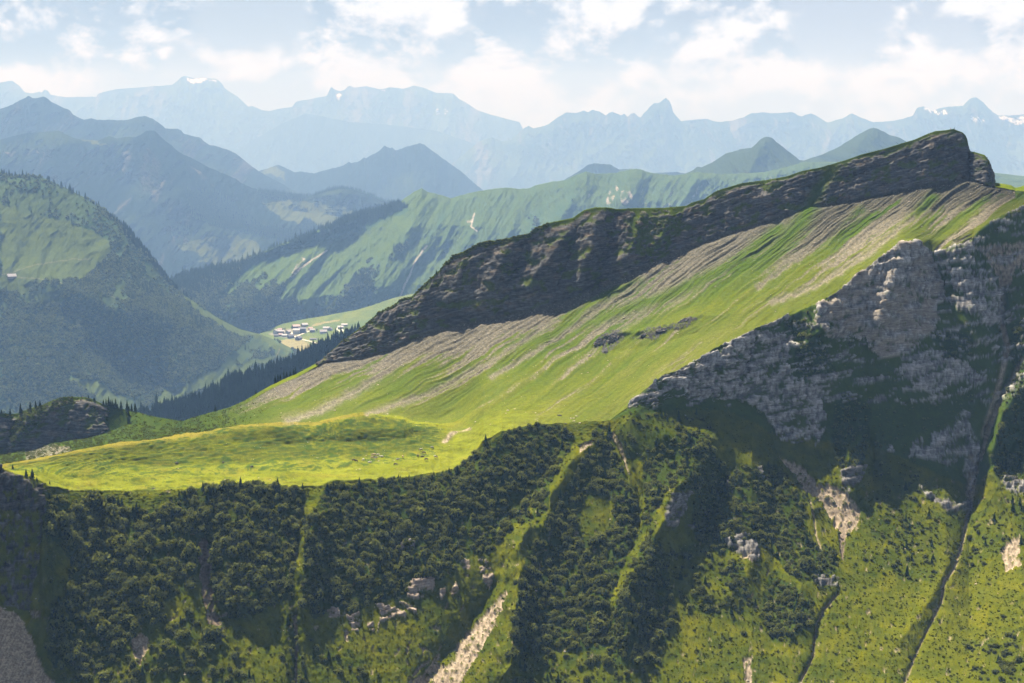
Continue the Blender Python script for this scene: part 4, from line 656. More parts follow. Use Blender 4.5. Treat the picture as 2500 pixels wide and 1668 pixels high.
c = lerp3(c, gd * 1.3, np.clip(hump * sstep(-.05, .3, terr + .25 * n3) * sstep(1120, 1040, X) * .9 * (Y > Ey + 6), 0, 1) * .95)
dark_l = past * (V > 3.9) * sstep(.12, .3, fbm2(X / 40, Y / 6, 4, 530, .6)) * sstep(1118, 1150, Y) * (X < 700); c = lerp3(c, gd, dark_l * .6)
lgw = sstep(760, 480, X + 80 * nA) * (V < 2.7) * (1 - cliff); c = lerp3(c, lerp3(gg * .62, gd * .85, np.clip(.5 + 1.3 * n4 + .8 * nB, 0, 1)), lgw)
ng = lerp3(np.array([.100, .110, .001]), np.array([.048, .068, .003]), np.clip(.42 + 1.2 * n4 + .9 * n3 - .25 * sstep(1900, 2200, X) * sstep(1300, 1450, Y), 0, 1))
ng = lerp3(ng, np.array([.160, .155, .006]), sstep(.05, .4, fbm2(X / 70, Y / 50, 4, 540)) * .5)
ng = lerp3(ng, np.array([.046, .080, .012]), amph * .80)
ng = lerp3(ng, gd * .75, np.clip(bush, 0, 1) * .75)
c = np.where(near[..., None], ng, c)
c = lerp3(c, np.array([.045, .07, .018]), (cliff * green_c) * .7); c = np.where((cliff & (cap < .25) & (green_c > .5))[..., None], gg * .8, c)
tan = np.array([.225, .195, .145]); gry = np.array([.100, .090, .083])
sp = .75 + .5 * np.clip(.5 + nC * 1.4, 0, 1)
sc_c = lerp3(gry, tan, np.clip(frac * 1.0 + .15 + .5 * nB, 0, 1)) * sp[..., None]
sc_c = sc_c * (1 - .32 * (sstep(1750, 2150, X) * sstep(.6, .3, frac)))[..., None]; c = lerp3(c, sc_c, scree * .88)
c = c * (1 - .5 * sstep(2350, 2450, X) * slope)[..., None]  # cloud shadow over the far right slope, painted into the cover colour
c = lerp3(c, lerp3(np.array([.20, .155, .115]), np.array([.46, .37, .27]), np.clip(.5 + nB + nC * 1.1 + fbm2((X + .5 * Y) / 5, Y / 40, 3, 545), 0, 1)), np.clip(scm, 0, 1) * .9)
dk = pm(SCP[10]) + pm([(484, 1300), (518, 1300), (545, 1540), (490, 1540)]) * .6; c = np.where((dk * scm > .3)[..., None], c * np.array([.62, .6, .62]), c)
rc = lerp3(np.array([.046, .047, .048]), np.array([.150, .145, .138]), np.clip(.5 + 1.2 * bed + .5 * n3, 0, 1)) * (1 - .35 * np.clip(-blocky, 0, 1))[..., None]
rn = lerp3(np.array([.11, .105, .10]), np.array([.47, .45, .42]), np.clip(.45 + 1.1 * blocky + .8 * streak - .8 * ledge, 0, 1))
warm = bigface * sstep(-.1, .3, fbm2(X / 50, Y / 24, 3, 550) + .2 * (Y > 700)); rn = lerp3(rn, np.array([.30, .25, .19]), warm * .7)
rn = rn * (1 - .5 * (lc > .3))[..., None]; rn = rn * (1 - .42 * sstep(1080, 1120, Y) * (1 - amph))[..., None]; tanr = sstep(1280, 1400, Y) * (X > 700) * (X < 1250); rn = lerp3(rn, np.array([.42, .33, .25]), tanr * .7)
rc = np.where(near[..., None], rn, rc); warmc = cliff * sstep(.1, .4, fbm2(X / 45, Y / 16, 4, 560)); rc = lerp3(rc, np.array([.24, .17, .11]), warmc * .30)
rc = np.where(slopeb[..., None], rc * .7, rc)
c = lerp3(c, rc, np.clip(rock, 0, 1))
c = c * (1 + .18 * nC)[..., None]
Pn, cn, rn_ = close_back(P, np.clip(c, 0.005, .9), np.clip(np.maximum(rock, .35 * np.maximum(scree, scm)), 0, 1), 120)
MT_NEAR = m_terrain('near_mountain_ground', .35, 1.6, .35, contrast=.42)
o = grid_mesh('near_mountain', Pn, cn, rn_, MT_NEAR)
PM, XM, YM, VM, NM = P, X, Y, V, N
PJX, PJY = proj(PM)

# valley ground under everything
me = bpy.data.meshes.new('ground'); s = 21500
me.from_pydata([(-s, -700, GROUND), (s, -700, GROUND), (s, 43500, GROUND), (-s, 43500, GROUND)], [], [(0, 1, 2, 3)])
a = me.color_attributes.new('cover', 'FLOAT_COLOR', 'POINT')
for i in range(4): a.data[i].color = (.06, .085, .03, 1)
tag(link('ground', me, MT_HILL), kind='structure')

# ================================================================ haze
hz = bpy.data.materials.new('haze_air'); hz.use_nodes = True; t = NT(hz.node_tree)
# air scatters blue more than red: extinction per metre and share scattered, per channel
EXT = np.array([.0165, .0325, .0540]) * 1e-3; ALBEDO = np.array([.68, .61, .67])
HD = 2.0e-4; sc3 = EXT * ALBEDO / HD; ka = EXT * (1 - ALBEDO) / (HD * (1 - sc3)); ab3 = (1 - ka) ** 2
vol = t.n('ShaderNodeVolumePrincipled', ins={'Color': (*sc3, 1), 'Absorption Color': (*ab3, 1), 'Density': HD, 'Anisotropy': 0.0})
t.n('ShaderNodeOutputMaterial', ins={1: vol.outputs[0]})
bm = bmesh.new(); bmesh.ops.create_cube(bm, size=1)
me = bpy.data.meshes.new('haze'); bm.to_mesh(me); bm.free()
x0, x1, y0, y1, z0, z1 = -22000, 22000, -760, 44000, GROUND - 6, 1230
ho = link('haze', me, hz, loc=((x0 + x1) / 2, (y0 + y1) / 2, (z0 + z1) / 2)); ho.scale = (x1 - x0, y1 - y0, z1 - z0); tag(ho, kind='stuff', label='pale blue summer haze between the ranges')

# ================================================================ PLANTS
def quads_mesh(name, quads, mats, midx=None, extra=None):
    """quads: (n,4,3) leaf faces; extra: (verts, faces, matindex) solid core"""
    v = quads.reshape(-1, 3); n = len(quads); f = [tuple(range(4 * i, 4 * i + 4)) for i in range(n)]; V_ = [tuple(map(float, p)) for p in v]; mi = list(midx) if midx is not None else [0] * n
    if extra:
        o = len(V_); V_ += [tuple(map(float, p)) for p in extra[0]]; f += [tuple(o + i for i in ff) for ff in extra[1]]; mi += [extra[2]] * len(extra[1])
    me = bpy.data.meshes.new(name); me.from_pydata(V_, [], f); me.update()
    for m in mats: me.materials.append(m)
    me.polygons.foreach_set('material_index', np.array(mi, np.int32)); return me
def ico(sub=1):
    bm = bmesh.new(); bmesh.ops.create_icosphere(bm, subdivisions=sub, radius=1.0); v = np.array([x.co[:] for x in bm.verts]); f = [[x.index for x in q.verts] for q in bm.faces]; bm.free(); return v, f
def leaf_quads(c, nrm, size, rg):
    n = len(c); a = rg.normal(size=(n, 3)); nrm = nrm + .55 * rg.normal(size=(n, 3)); nrm /= np.linalg.norm(nrm, axis=1)[:, None]
    u = np.cross(nrm, a); u /= np.linalg.norm(u, axis=1)[:, None]; v = np.cross(nrm, u); s = (size * rg.uniform(.6, 1.4, n))[:, None]
    return np.stack([c - u * s - v * s * .6, c + u * s - v * s * .5, c + u * s * .8 + v * s * .7, c - u * s * .7 + v * s * .6], 1)
M_BUSH = m_leaf('alder_leaves', (.012, .022, .006), (.135, .150, .040), .34)
M_BUSHIN = m_plain('bush_dark_core', (.012, .020, .007), .9, .3)  # solid core closing the bush, its dark tone painting the shade inside the foliage
M_CON = m_leaf('spruce_needles', (.010, .024, .010), (.026, .046, .016), .15)
M_CONH = m_leaf('distant_leaves', (.040, .062, .024), (.125, .150, .062), .2)
M_TUFT = m_leaf('herb_leaves', (.032, .048, .002), (.085, .094, .003), .3)
M_BARK = m_plain('spruce_bark', (.07, .05, .035), .9, .3)
def make_bush(name, seed, nl=7, nq=420, size=.085, mat=M_BUSH, tall=.85):
    """an alder bush: several leafy heads on a low dome, unit radius"""
    rg = np.random.default_rng(seed); Q = []; iv, if_ = ico(1); ev = []; ef = []
    for k in range(nl):
        r = rg.uniform(.30, .48); ang = rg.uniform(0, 6.28); d = rg.uniform(0, .62) if k else 0
        c = np.array([math.cos(ang) * d, math.sin(ang) * d, rg.uniform(.25, .55) * tall + (.25 if k == 0 else 0) * tall])
        n = int(nq / nl); p = rg.normal(size=(n, 3)); p /= np.linalg.norm(p, axis=1)[:, None]; p[:, 2] = np.where(p[:, 2] < -.35, -p[:, 2], p[:, 2])
        rr = r * rg.uniform(.78, 1.12, (n, 1)) * (1 + .16 * np.sin(p[:, :1] * 7 + k) * np.cos(p[:, 1:2] * 6)); Q.append(leaf_quads(c + p * rr, p, size, rg))
        o = len(ev) * 0 + sum(len(e) for e in ev); ev.append(iv * r * .78 + c); ef += [[i + o for i in f] for f in if_]
    return quads_mesh(name, np.concatenate(Q), [mat, M_BUSHIN], None, (np.concatenate(ev), ef, 1))
def make_conifer(name, seed, tiers=11, per=9, mat=M_CON, width=.19):
    """a spruce of unit height: drooping, ragged whorls round a narrow core"""
    rg = np.random.default_rng(seed); Q = []
    for k in range(tiers):
        t = k / (tiers - 1); z = .10 + .84 * t; r = width * (1 - t) ** .85 * rg.uniform(.85, 1.15) + .012
        for j in range(per):
            a = 6.283 * (j + rg.uniform(-.4, .4)) / per + k; rr = r * rg.uniform(.65, 1.2); dz = -.045 - .03 * (1 - t); ca, sa = math.cos(a), math.sin(a); wd = rr * .42 + .006; up = .055 * (1 - t * .5)
            pa = np.array([-sa, ca, 0]) * wd
            base = np.array([ca * rr * .12, sa * rr * .12, z + up]); mid = np.array([ca * rr * .62, sa * rr * .62, z + up * .3]); tip = np.array([ca * rr, sa * rr, z + dz])
            Q.append([base - pa * .25, mid - pa, tip, mid + pa]); Q.append([base, mid - pa * .8 + (0, 0, -.03), tip + (0, 0, -.035), mid + pa * .8 + (0, 0, -.028)])
    n = 6; ev = [(math.cos(6.283 * i / n) * width * .38, math.sin(6.283 * i / n) * width * .38, .08) for i in range(n)] + [(0, 0, 1.0), (0, 0, .06)]
    ef = [[i, (i + 1) % n, n] for i in range(n)] + [[(i + 1) % n, i, n + 1] for i in range(n)]
    return quads_mesh(name, np.array(Q), [mat], None, (np.array(ev), ef, 0))
def make_trunk(name):
    bm = bmesh.new(); bmesh.ops.create_cone(bm, segments=7, radius1=.022, radius2=.006, depth=.62, cap_ends=True)
    for v in bm.verts: v.co.z += .27
    me = bpy.data.meshes.new(name); bm.to_mesh(me); bm.free(); me.materials.append(M_BARK); return me

LIB = {}
def library(name, meshes):
    c = bpy.data.collections.new(name)
    for i, me in enumerate(meshes):
        o = bpy.data.objects.new('%s_%02d' % (name, i), me); c.objects.link(o)
    LIB[name] = c; return c
def scatter(name, pts, scl, rot, coll, label=None):
    """one object: many plants (geometry nodes) on given ground points"""
    me = bpy.data.meshes.new(name); me.from_pydata([tuple(p) for p in pts], [], [])
    a = me.attributes.new('scl', 'FLOAT_VECTOR', 'POINT'); a.data.foreach_set('vector', np.asarray(scl, np.float32).ravel())
    a = me.attributes.new('rot', 'FLOAT_VECTOR', 'POINT'); a.data.foreach_set('vector', np.asarray(rot, np.float32).ravel())
    a = me.attributes.new('pick', 'INT', 'POINT'); a.data.foreach_set('value', rng.integers(0, len(coll.objects), len(pts)).astype(np.int32))
    o = link(name, me); tag(o, label, kind='stuff')
    g = bpy.data.node_groups.new(name + '_nodes', 'GeometryNodeTree')
    g.interface.new_socket('Geometry', in_out='INPUT', socket_type='NodeSocketGeometry'); g.interface.new_socket('Geometry', in_out='OUTPUT', socket_type='NodeSocketGeometry')
    N_ = g.nodes; L = g.links; gi = N_.new('NodeGroupInput'); go_ = N_.new('NodeGroupOutput'); ip_ = N_.new('GeometryNodeInstanceOnPoints'); ci = N_.new('GeometryNodeCollectionInfo')
    ci.inputs['Collection'].default_value = coll; ci.inputs['Separate Children'].default_value = True; ci.inputs['Reset Children'].default_value = True
    def attr(nm, ty):
        n = N_.new('GeometryNodeInputNamedAttribute'); n.data_type = ty; n.inputs['Name'].default_value = nm; return n.outputs['Attribute']
    er = N_.new('FunctionNodeEulerToRotation'); L.new(attr('rot', 'FLOAT_VECTOR'), er.inputs[0])
    L.new(gi.outputs[0], ip_.inputs['Points']); L.new(ci.outputs[0], ip_.inputs['Instance']); ip_.inputs['Pick Instance'].default_value = True
    L.new(attr('pick', 'INT'), ip_.inputs['Instance Index']); L.new(er.outputs[0], ip_.inputs['Rotation']); L.new(attr('scl', 'FLOAT_VECTOR'), ip_.inputs['Scale'])
    L.new(ip_.outputs[0], go_.inputs[0]); md = o.modifiers.new('plants', 'NODES'); md.node_group = g
    return o
bush_meshes = [make_bush('alder_bush', 20 + i) for i in range(6)]
conifer_meshes = [make_conifer('crown', 40 + i) for i in range(5)]
trunk_mesh = make_trunk('trunk')
M_CONF = m_leaf('hillside_spruce_needles', (.020, .040, .018), (.055, .080, .034), .15)
far_conifers = [make_conifer('far_conifer', 60 + i, 7, 6, M_CONF, .17) for i in range(4)]
far_bushes = [make_bush('far_tree', 80 + i, 5, 90, .17, M_CONH, 1.0) for i in range(5)]
tuft_meshes = [make_bush('tuft', 90 + i, 3, 36, .24, M_TUFT, .55) for i in range(4)]
L_B = library('alder_library', bush_meshes); L_C = library('far_conifer_library', far_conifers); L_F = library('far_tree_library', far_bushes); L_T = library('tuft_library', tuft_meshes)
L_CN = library('conifer_library', [make_conifer('near_conifer', 45 + i) for i in range(3)])
def spots(P, w_, n, rg=rng):
    """random points on a terrain grid, in proportion to the weight"""
    r, c = w_.shape; dA = np.linalg.norm(np.cross(np.gradient(P, axis=1), np.gradient(P, axis=0)), axis=-1)
    p = (w_ * dA).ravel().astype(np.float64); p /= p.sum(); k = rg.choice(r * c, n, p=p)
    pt = P.reshape(-1, 3)[k] + rg.uniform(-.4, .4, (n, 3)) * np.array([1, 1, 0]); return k, pt

# ---- bushes of the near slope
nb = 7800
bw = np.where((Y < 1760) & (X > -120) & (X < 2620), bush, 0) ** 1.3
k, pt = spots(PM, bw, nb)
kx, ky = XM.ravel()[k], YM.ravel()[k]
big = np.interp(kx, [0, 500, 800, 1300, 1700, 2200, 2500], [1.35, 1.25, 1.1, 1.05, .95, .8, .85]) * np.interp(ky, [1000, 1200, 1500, 1668], [.9, 1.0, 1.15, 1.15])
big = np.where((ky < 1000) & (kx > 1500), .8, big); am = amph.ravel()[k]; big = np.where(am, big * .85, big)
dn = bush.ravel()[k]; big = np.where(dn < .2, big * .62, np.where(dn < .6, big * .85, big))
rad = big * 1.9 * rng.lognormal(0, .40, nb)
scl = np.stack([rad, rad, rad * rng.uniform(.85, 1.35, nb)], 1); rot = np.stack([0 * rad, 0 * rad, rng.uniform(0, 6.28, nb)], 1)
qx, qy = proj(pt)
vis = (qx > 6) & (qx < 2494) & (qy < 1655)
score = np.where(vis, rad / pt[:, 1], 0); top = np.argsort(-score)[:300]; rest = np.ones(nb, bool); rest[top] = False
pt[:, 2] -= .25 * rad
scatter('shrubs', pt[rest], scl[rest], rot[rest], L_B, 'dense alder scrub covering the steep near slope')
def bush_zone(x, y):
    if x < 480 and y >= 1400: return ('alder bush in the bottom left thicket, above the small funnel scree', 'alders above the small funnel scree') if y < 1530 and x > 250 else (('alder bush beside the edge of the bare scree fan, bottom left', 'alders beside the scree fan') if x < 250 else ('alder bush at the bottom edge, right below the small funnel scree', 'alders below the small funnel scree'))
    if x < 480 and y < 1400: return 'round alder bush in the dense thicket left of the narrow grey gully', 'large alders in the thicket left of the gully'
    if x < 480: return 'large alder bush low on the left slope, beside the bare scree fan', 'large alders low on the left slope'
    if x < 745 and y < 1440: return 'alder bush in the dark thicket between grey gully and sharp grassy rib', 'large alders between gully and rib'
    if x < 745: return 'alder bush on the grassy ramp below the narrow grey gully', 'alders on the ramp below the gully'
    if x < 1235: return 'alder bush on the shady slope below the middle of the pasture', 'alders below the middle of the pasture'
    if x < 1600 and y < 1290: return 'alder bush on the upper ribs under the corner of pasture and cliff', 'alders on the upper ribs'
    if x < 1480: return 'dark alder bush on the big rib right of the tan scree strip', 'alders on the big rib right of the scree strip'
    if x < 1660: return 'dark alder bush on the bulging rib right of the long green chute', 'alders on the bulging rib'
    if x < 2060 and y < 1340: return 'alder bush on the rocky buttress left of the bright scree patch', 'alders on the rocky buttress'
    if x < 2060: return 'alder bush in the thickets below the bright scree patch', 'alders below the scree patch'
    if y < 1240: return 'alder bush high in the shaded amphitheatre below the large grey cliff', 'alders in the shaded amphitheatre'
    return 'small dark alder bush dotted on the bright slope by the long stream', 'alders dotted on the bright slope'
for i in top:
    o = bpy.data.objects.new('alder_bush', bush_meshes[int(rng.integers(0, 6))]); COL.objects.link(o)
    o.location = pt[i]; o.scale = scl[i]; o.rotation_euler = rot[i]
    lb, gp_ = bush_zone(kx[i], ky[i]); tag(o, lb, 'bush', gp_)

kq, pq = spots(PM, np.where(bush > .3, bush, 0) * near * np.clip(.3 + 2 * fbm2(X / 60, Y / 60, 3, 640), 0, 1) * (Y < 1740) * (X > -60) * (X < 2560) * (~(amph > 0)), 420)
hq = 4.6 * rng.lognormal(0, .25, len(kq)); hq = np.minimum(hq, .0072 * pq[:, 1]); scatter('slope_conifers', pq, np.stack([hq * 1.15] * 2 + [hq], 1), np.stack([0 * hq, 0 * hq, rng.uniform(0, 6.28, len(hq))], 1), L_CN, 'small dark spruces scattered through the alder scrub of the near slope')

# ---- low herbs and dwarf shrubs over the green parts
wt_ = (near + .8 * lgw ** 2 * (V > .02)) * (1 - np.clip(rock, 0, 1)) * (1 - np.clip(scm, 0, 1)) * (Y < 1720) * (X > -60) * (X < 2560) * sstep(-.35, .25, nB + .5 * nA) * (1 - .6 * amph)
k, pt2 = spots(PM, wt_, 42000); r2 = .50 * rng.lognormal(0, .35, len(k)); scatter('low_herbs', pt2 - np.array([0, 0, .08]), np.stack([r2 * 1.2, r2 * 1.2, r2], 1), np.stack([0 * r2, 0 * r2, rng.uniform(0, 6.28, len(k))], 1), L_T, 'low herbs and dwarf shrubs on the steep near slope')
cw = cliff * green_c * (cap < .5) * 1.0 + ((V < 1.02) & (X > 740) & (X < 2420)) * (V < .05) * .6 + (pm([(70, 985), (120, 972), (180, 962), (175, 985), (120, 1010), (90, 1040), (60, 1070), (30, 1095), (22, 1060), (45, 1020)])) * 2.0 + ((X > 790) & (X < 1340) & (V < .06)) * 4.0
k, pt3 = spots(PM, cw * (X > -50) * (X < 2430), 2600); r3 = .75 * rng.lognormal(0, .35, len(k)) * np.where(XM.ravel()[k] < 1340, 1.15, .55); scatter('ridge_shrubs', pt3 - np.array([0, 0, .3]) * r3[:, None], np.stack([r3, r3, r3 * .8], 1), np.stack([0 * r3, 0 * r3, rng.uniform(0, 6.28, len(k))], 1), L_B, 'low dark shrubs along the ridge and on the cliff ledges')

# ---- loose stones on the scree
def make_rock(name, seed, mat, sub=1, flat=.6):
    rg = np.random.default_rng(seed); bm = bmesh.new(); bmesh.ops.create_icosphere(bm, subdivisions=sub, radius=1.0)
    for v in bm.verts:
        d = v.co.normalized(); v.co = d * (1 + rg.uniform(-.28, .22)); v.co.z *= flat; v.co.x *= 1.15
        if v.co.z < -.25: v.co.z = -.25
    me = bpy.data.meshes.new(name); bm.to_mesh(me); bm.free(); me.materials.append(mat); return me
M_STONE = m_plain('pale_limestone', (.26, .225, .18), .9, .35, 1.2); M_STONED = m_plain('dark_stone', (.05, .045, .04), .9, .4, 1.2)
L_R = library('stone_library', [make_rock('stone', 5 + i, M_STONE) for i in range(4)])
sw = (scree * .9 + .05 * slope + .8 * np.clip(scm, 0, 1) + .02 * near) * (1 - .5 * rock) * (X > -50) * (X < 2550) * (Y < 1720)
k, pt4 = spots(PM, sw, 9000); r4 = .20 * rng.lognormal(0, .5, len(k)); scatter('loose_stones', pt4, np.stack([r4, r4, r4], 1), np.stack([0 * r4, 0 * r4, rng.uniform(0, 6.28, len(k))], 1), L_R, 'loose pale stones strewn on scree and slope')

# ---- distant woods
def far_scatter(name, lay, wf, n, size, coll, label, conif=True, sink=.03, keep=None):
    q_ = LAY[lay]; w0 = wf(q_); k, pp = spots(q_['P'], w0, n); h = size * FS * rng.lognormal(0, .22, n)
    s3 = np.stack([h, h, h], 1) if conif else np.stack([h * .62, h * .62, h * .75], 1)
    if keep is not None:
        m = keep(q_['X'].ravel()[k], q_['Y'].ravel()[k]); k, pp, h, s3 = k[m], pp[m], h[m], s3[m]
    scatter(name, pp - np.array([0, 0, 1.0]) * h[:, None] * sink, s3, np.stack([0 * h, 0 * h, rng.uniform(0, 6.28, len(h))], 1), coll, label); return k, pp, h
hl = LAY['left_green_mountain']; hm, hf, _, _ = h_masks(hl['X'], hl['Y'], hl['Pu'])
band = lambda q_: ((q_['V'] < .10) * (q_['X'] < 470) * sstep(40, 130, q_['X']) + (q_['V'] < .035) * (q_['X'] < 440) + .0)
far_scatter('mountain_woodland', 'left_green_mountain', lambda q_: hf * (q_['V'] < 2.7) * (q_['X'] > -30) * (.6 + (q_['V'] > 1)), 16000, 7.0, L_F, 'broadleaf scrub and woodland on the left green mountain', False, 0)
far_scatter('mountain_conifers', 'left_green_mountain', lambda q_: hf * np.clip(fbm2(q_['X'] / 70, q_['Y'] / 50, 3, 610) * 3, 0, 1) * (q_['V'] < 2.6) * (q_['X'] > -30) * (q_['V'] > .6) + .9 * (fbm2(q_['X'] / 30, q_['Y'] / 30, 3, 620) > .3) * (1 - hm) * (q_['V'] > .7), 2600, 15.0, L_C, 'dark spruces among the scrub on the left green mountain')
def gw(q_): 
    a = inpoly(q_['X'], q_['Y'], q1((700, 1320), (790, 1275), (920, 1247), (1110, 1208), (1400, 1090), (1640, 985), (1830, 935), (1880, 950), (1700, 1030), (1400, 1120), (1200, 1200), (950, 1350), (820, 1340)))
    return a * 3.0 + (q_['V'] < .03) * (q_['X'] < 900) * 1.0
far_scatter('ridge_conifers', 'forested_middle_ridge', gw, 2600, 19.0, L_C, 'spruce wood climbing the crest of the middle ridge')
def gw2(q_):
    n = fbm2(q_['Pu'][..., 0] / 260 - q_['Pu'][..., 2] / 500, q_['Pu'][..., 2] / 260, 5, 81, .6); return sstep(.02, .3, n + (q_['Y'] - 700) / 450 - .02) * (q_['X'] > 440) * (q_['V'] < 3)
far_scatter('ridge_woodland', 'forested_middle_ridge', gw2, 12000, 10.0, L_F, 'mixed woodland patches on the middle ridge', False, 0)
far_scatter('ridge_spruces', 'forested_middle_ridge', lambda q_: gw2(q_) * np.clip(fbm2(q_['X'] / 50, q_['Y'] / 60, 3, 630) * 3, 0, 1) * (q_['X'] < 1050) , 2600, 17.0, L_C, 'spruces among the woods of the middle ridge')
fq = LAY['scree_peak_mountain']
def fw(q_):
    a = (q_['V'] < .03) * (q_['X'] > 630) * (q_['X'] < 960) * .7
    for pl in [q1((780, 1060), (870, 1040), (870, 1080), (790, 1090)), q1((1180, 878), (1400, 903), (1380, 935), (1200, 905)), q1((850, 880), (1000, 880), (1100, 960), (1200, 1040), (1350, 1060), (1400, 1000), (1500, 1060), (1400, 1120), (1200, 1090), (1000, 1040), (880, 1000))]: a = a + inpoly(q_['X'], q_['Y'], pl)
    return a
far_scatter('valley_head_forest', 'scree_peak_mountain', fw, 4200, 20.0, L_C, 'dark conifer forest at the foot of the scree peak')

# ---- spruces one can tell apart
_used = []
def conifer(p, h, label, group, wide=1.0):
    r_ = bpy.data.objects.new('spruce_tree', None); COL.objects.link(r_); r_.location = p; r_.empty_display_size = .5
    c_ = bpy.data.objects.new('crown', conifer_meshes[int(rng.integers(0, 5))]); COL.objects.link(c_); c_.parent = r_; c_.scale = (h * wide, h * wide, h); c_.rotation_euler = (0, 0, float(rng.uniform(0, 6.28)))
    t_ = bpy.data.objects.new('trunk', trunk_mesh); COL.objects.link(t_); t_.parent = r_; t_.scale = (h, h, h)
    tag(r_, label, 'tree', group); return r_
def at(px, py, up=0.0, lay=None):
    Pq = PM if lay is None else LAY[lay]['P']
    ax, ay = (PJX, PJY) if lay is None else proj(Pq)
    d = np.hypot(ax - px, ay - py); m = d < max(2.2, d.min() + .4); Yd = np.where(m, Pq[..., 1], 1e9); i = np.unravel_index(np.argmin(Yd), d.shape)
    p = Pq[i].copy(); p[2] += up; return Vector(p)
def on_crest(px, dy=2):
    j = int(np.argmin(np.abs(xs - px))); return Vector(PM[1, j]) - Vector((0, 0, .25))
crest = [  # (x, height in photo pixels, label)
    (3, 14, 'small spruce at the far left end of the cliff ridge'), (24, 16, 'lone spruce left of the overgrown cliff notch'), (51, 27, 'tall spruce at the head of the overgrown cliff notch'),
    (75, 22, 'slim spruce half way up the shrubby shoulder of the left cliff'), (88, 20, 'bushy spruce on the shoulder of the left cliff, left twin'), (97, 18, 'bushy spruce on the shoulder of the left cliff, right twin'),
    (216, 10, 'tiny spruce on the flat top of the left cliff'), (229, 8, 'tiny spruce at the right edge of the flat cliff top, left of two'), (232, 8, 'tiny spruce at the right edge of the flat cliff top, right of two'),
    (252, 15, 'stout first spruce of the row descending from the left cliff'), (259, 19, 'second, thin spruce of the row descending from the left cliff'), (266, 27, 'tallest dark spruce in the middle of the cliff row'), (270, 20, 'thin spruce close right of the tallest one in the cliff row'), (275, 21, 'fifth spruce of the row descending from the left cliff'), (279, 14, 'short spruce squeezed inside the cliff row'), (283, 25, 'broad dark spruce near the lower end of the cliff row'), (288, 13, 'short last spruce of the dense cliff row'),
    (295, 24, 'thin spruce standing apart just right of the cliff row'), (310, 29, 'tall lone spruce, left of the three below the cliff row'), (315, 14, 'very small spruce between the three lone ones'), (321, 22, 'middle one of the three lone spruces on the grassy ridge'), (331, 26, 'right one of the three lone spruces on the grassy ridge'),
    (526, 20, 'lone spruce on the low grassy ridge right of the saddle'), (625, 11, 'small bush-like spruce at the start of the ridge climb'),
    (672, 24, 'dark spruce at the lower left of the ridge clump'), (678, 22, 'dark spruce second in the ridge clump'), (684, 19, 'shorter dark spruce in the ridge clump'), (693, 24, 'broad dark spruce in the middle of the ridge clump'), (699, 18, 'short spruce right in the ridge clump'), (708, 16, 'slim spruce between ridge clump and upper spruce pair'), (718, 18, 'left one of the upper spruce pair below the cliff end'), (722, 20, 'right one of the upper spruce pair below the cliff end'), (773, 12, 'stubby spruce at the lower tip of the dark cliff'), (800, 9, 'tiny spruce on the lower edge of the dark cliff crest'), (1066, 12, 'small spruce on the steep cliff crest')]
for (x_, h_, lb) in crest:
    p = on_crest(x_); conifer(p, h_ * p.y / F, lb, None, .9 if h_ > 18 else 1.3)
rim = [(31, 1143, 14, 'small spruce on top of the near left cliff'), (65, 1163, 22, 'left spruce of the dark pair behind the near left cliff'), (79, 1166, 27, 'right, taller spruce of the dark pair behind the near left cliff'), (92, 1176, 14, 'low spruce right of the dark pair'), (121, 1180, 10, 'small spruce on the left end of the pasture'),
       (141, 1225, 22, 'spruce at the left head of the thicket under the pasture'), (225, 1236, 20, 'dark spruce at the upper edge of the left thicket'), (256, 1226, 10, 'small spruce on the rough grass above the left thicket'), (290, 1231, 24, 'pointed spruce at the upper edge of the left thicket'), (438, 1208, 16, 'small spruce at the shoulder where the thicket meets the pasture'),
       (630, 1180, 10, 'tiny spruce on the pasture rim above the dark thicket'), (740, 1192, 17, 'lone pointed spruce on the pasture rim left of the grassy rib'), (799, 1203, 30, 'left, tall spruce of the pair on the sharp rib at the pasture rim'), (814, 1191, 22, 'right spruce of the pair on the sharp rib at the pasture rim'), (883, 1180, 8, 'tiny spruce on the rim right of the spruce pair'),
       (973, 1165, 11, 'small spruce on the rim below the grazing cattle'), (979, 1165, 8, 'very small spruce close beside another on the rim below the cattle'), (1000, 1166, 12, 'short spruce on the rim above pale rock'), (1028, 1163, 8, 'tiny spruce on the rim right of the pale rock'), (1060, 1160, 13, 'small spruce where the rim begins to climb'), (1080, 1154, 9, 'tiny spruce on the climbing rim'), (1090, 1153, 11, 'small spruce high on the climbing rim')]
for (x_, y_, h_, lb) in rim:
    p = at(x_, y_, -.25); conifer(p, h_ * p.y / F, lb, None, 1.2)
kl = LAY['conifer_forest_slope']; xk = kl['X']; 
sk = np.interp(kl['X'], xs, Sy)                       # the near ridge hides what lies below this
wk = (kl['X'] > 330) * (kl['X'] < 880) * (kl['Y'] < sk + 25) * (kl['V'] < 1.6) * 1.0
k, pk = spots(kl['P'], wk, 1500); k2, pk2 = spots(kl['P'], wk * (kl['V'] < .08), 260); pk = np.concatenate([pk, pk2]); kk = np.concatenate([k, k2]); hk = 21 * rng.lognormal(0, .2, len(pk))
gx, gy_ = kl['X'].ravel()[kk], kl['Y'].ravel()[kk]; vis = gy_ - hk / pk[:, 1] * F * .6 < np.interp(gx, xs, Sy)
sc_ = np.where(vis, hk / pk[:, 1], 0); tp = np.argsort(-sc_)[:238]; rs = np.ones(len(pk), bool); rs[tp] = False
for i in tp:
    lf = gx[i] < 560
    conifer(pk[i] - np.array([0, 0, .6]), float(hk[i]), 'tall spruce of the dense hazy forest slope behind the grassy saddle' if lf else 'tall spruce of the dense hazy forest slope below the village', 'forest spruces behind the saddle' if lf else 'forest spruces below the village', .9)
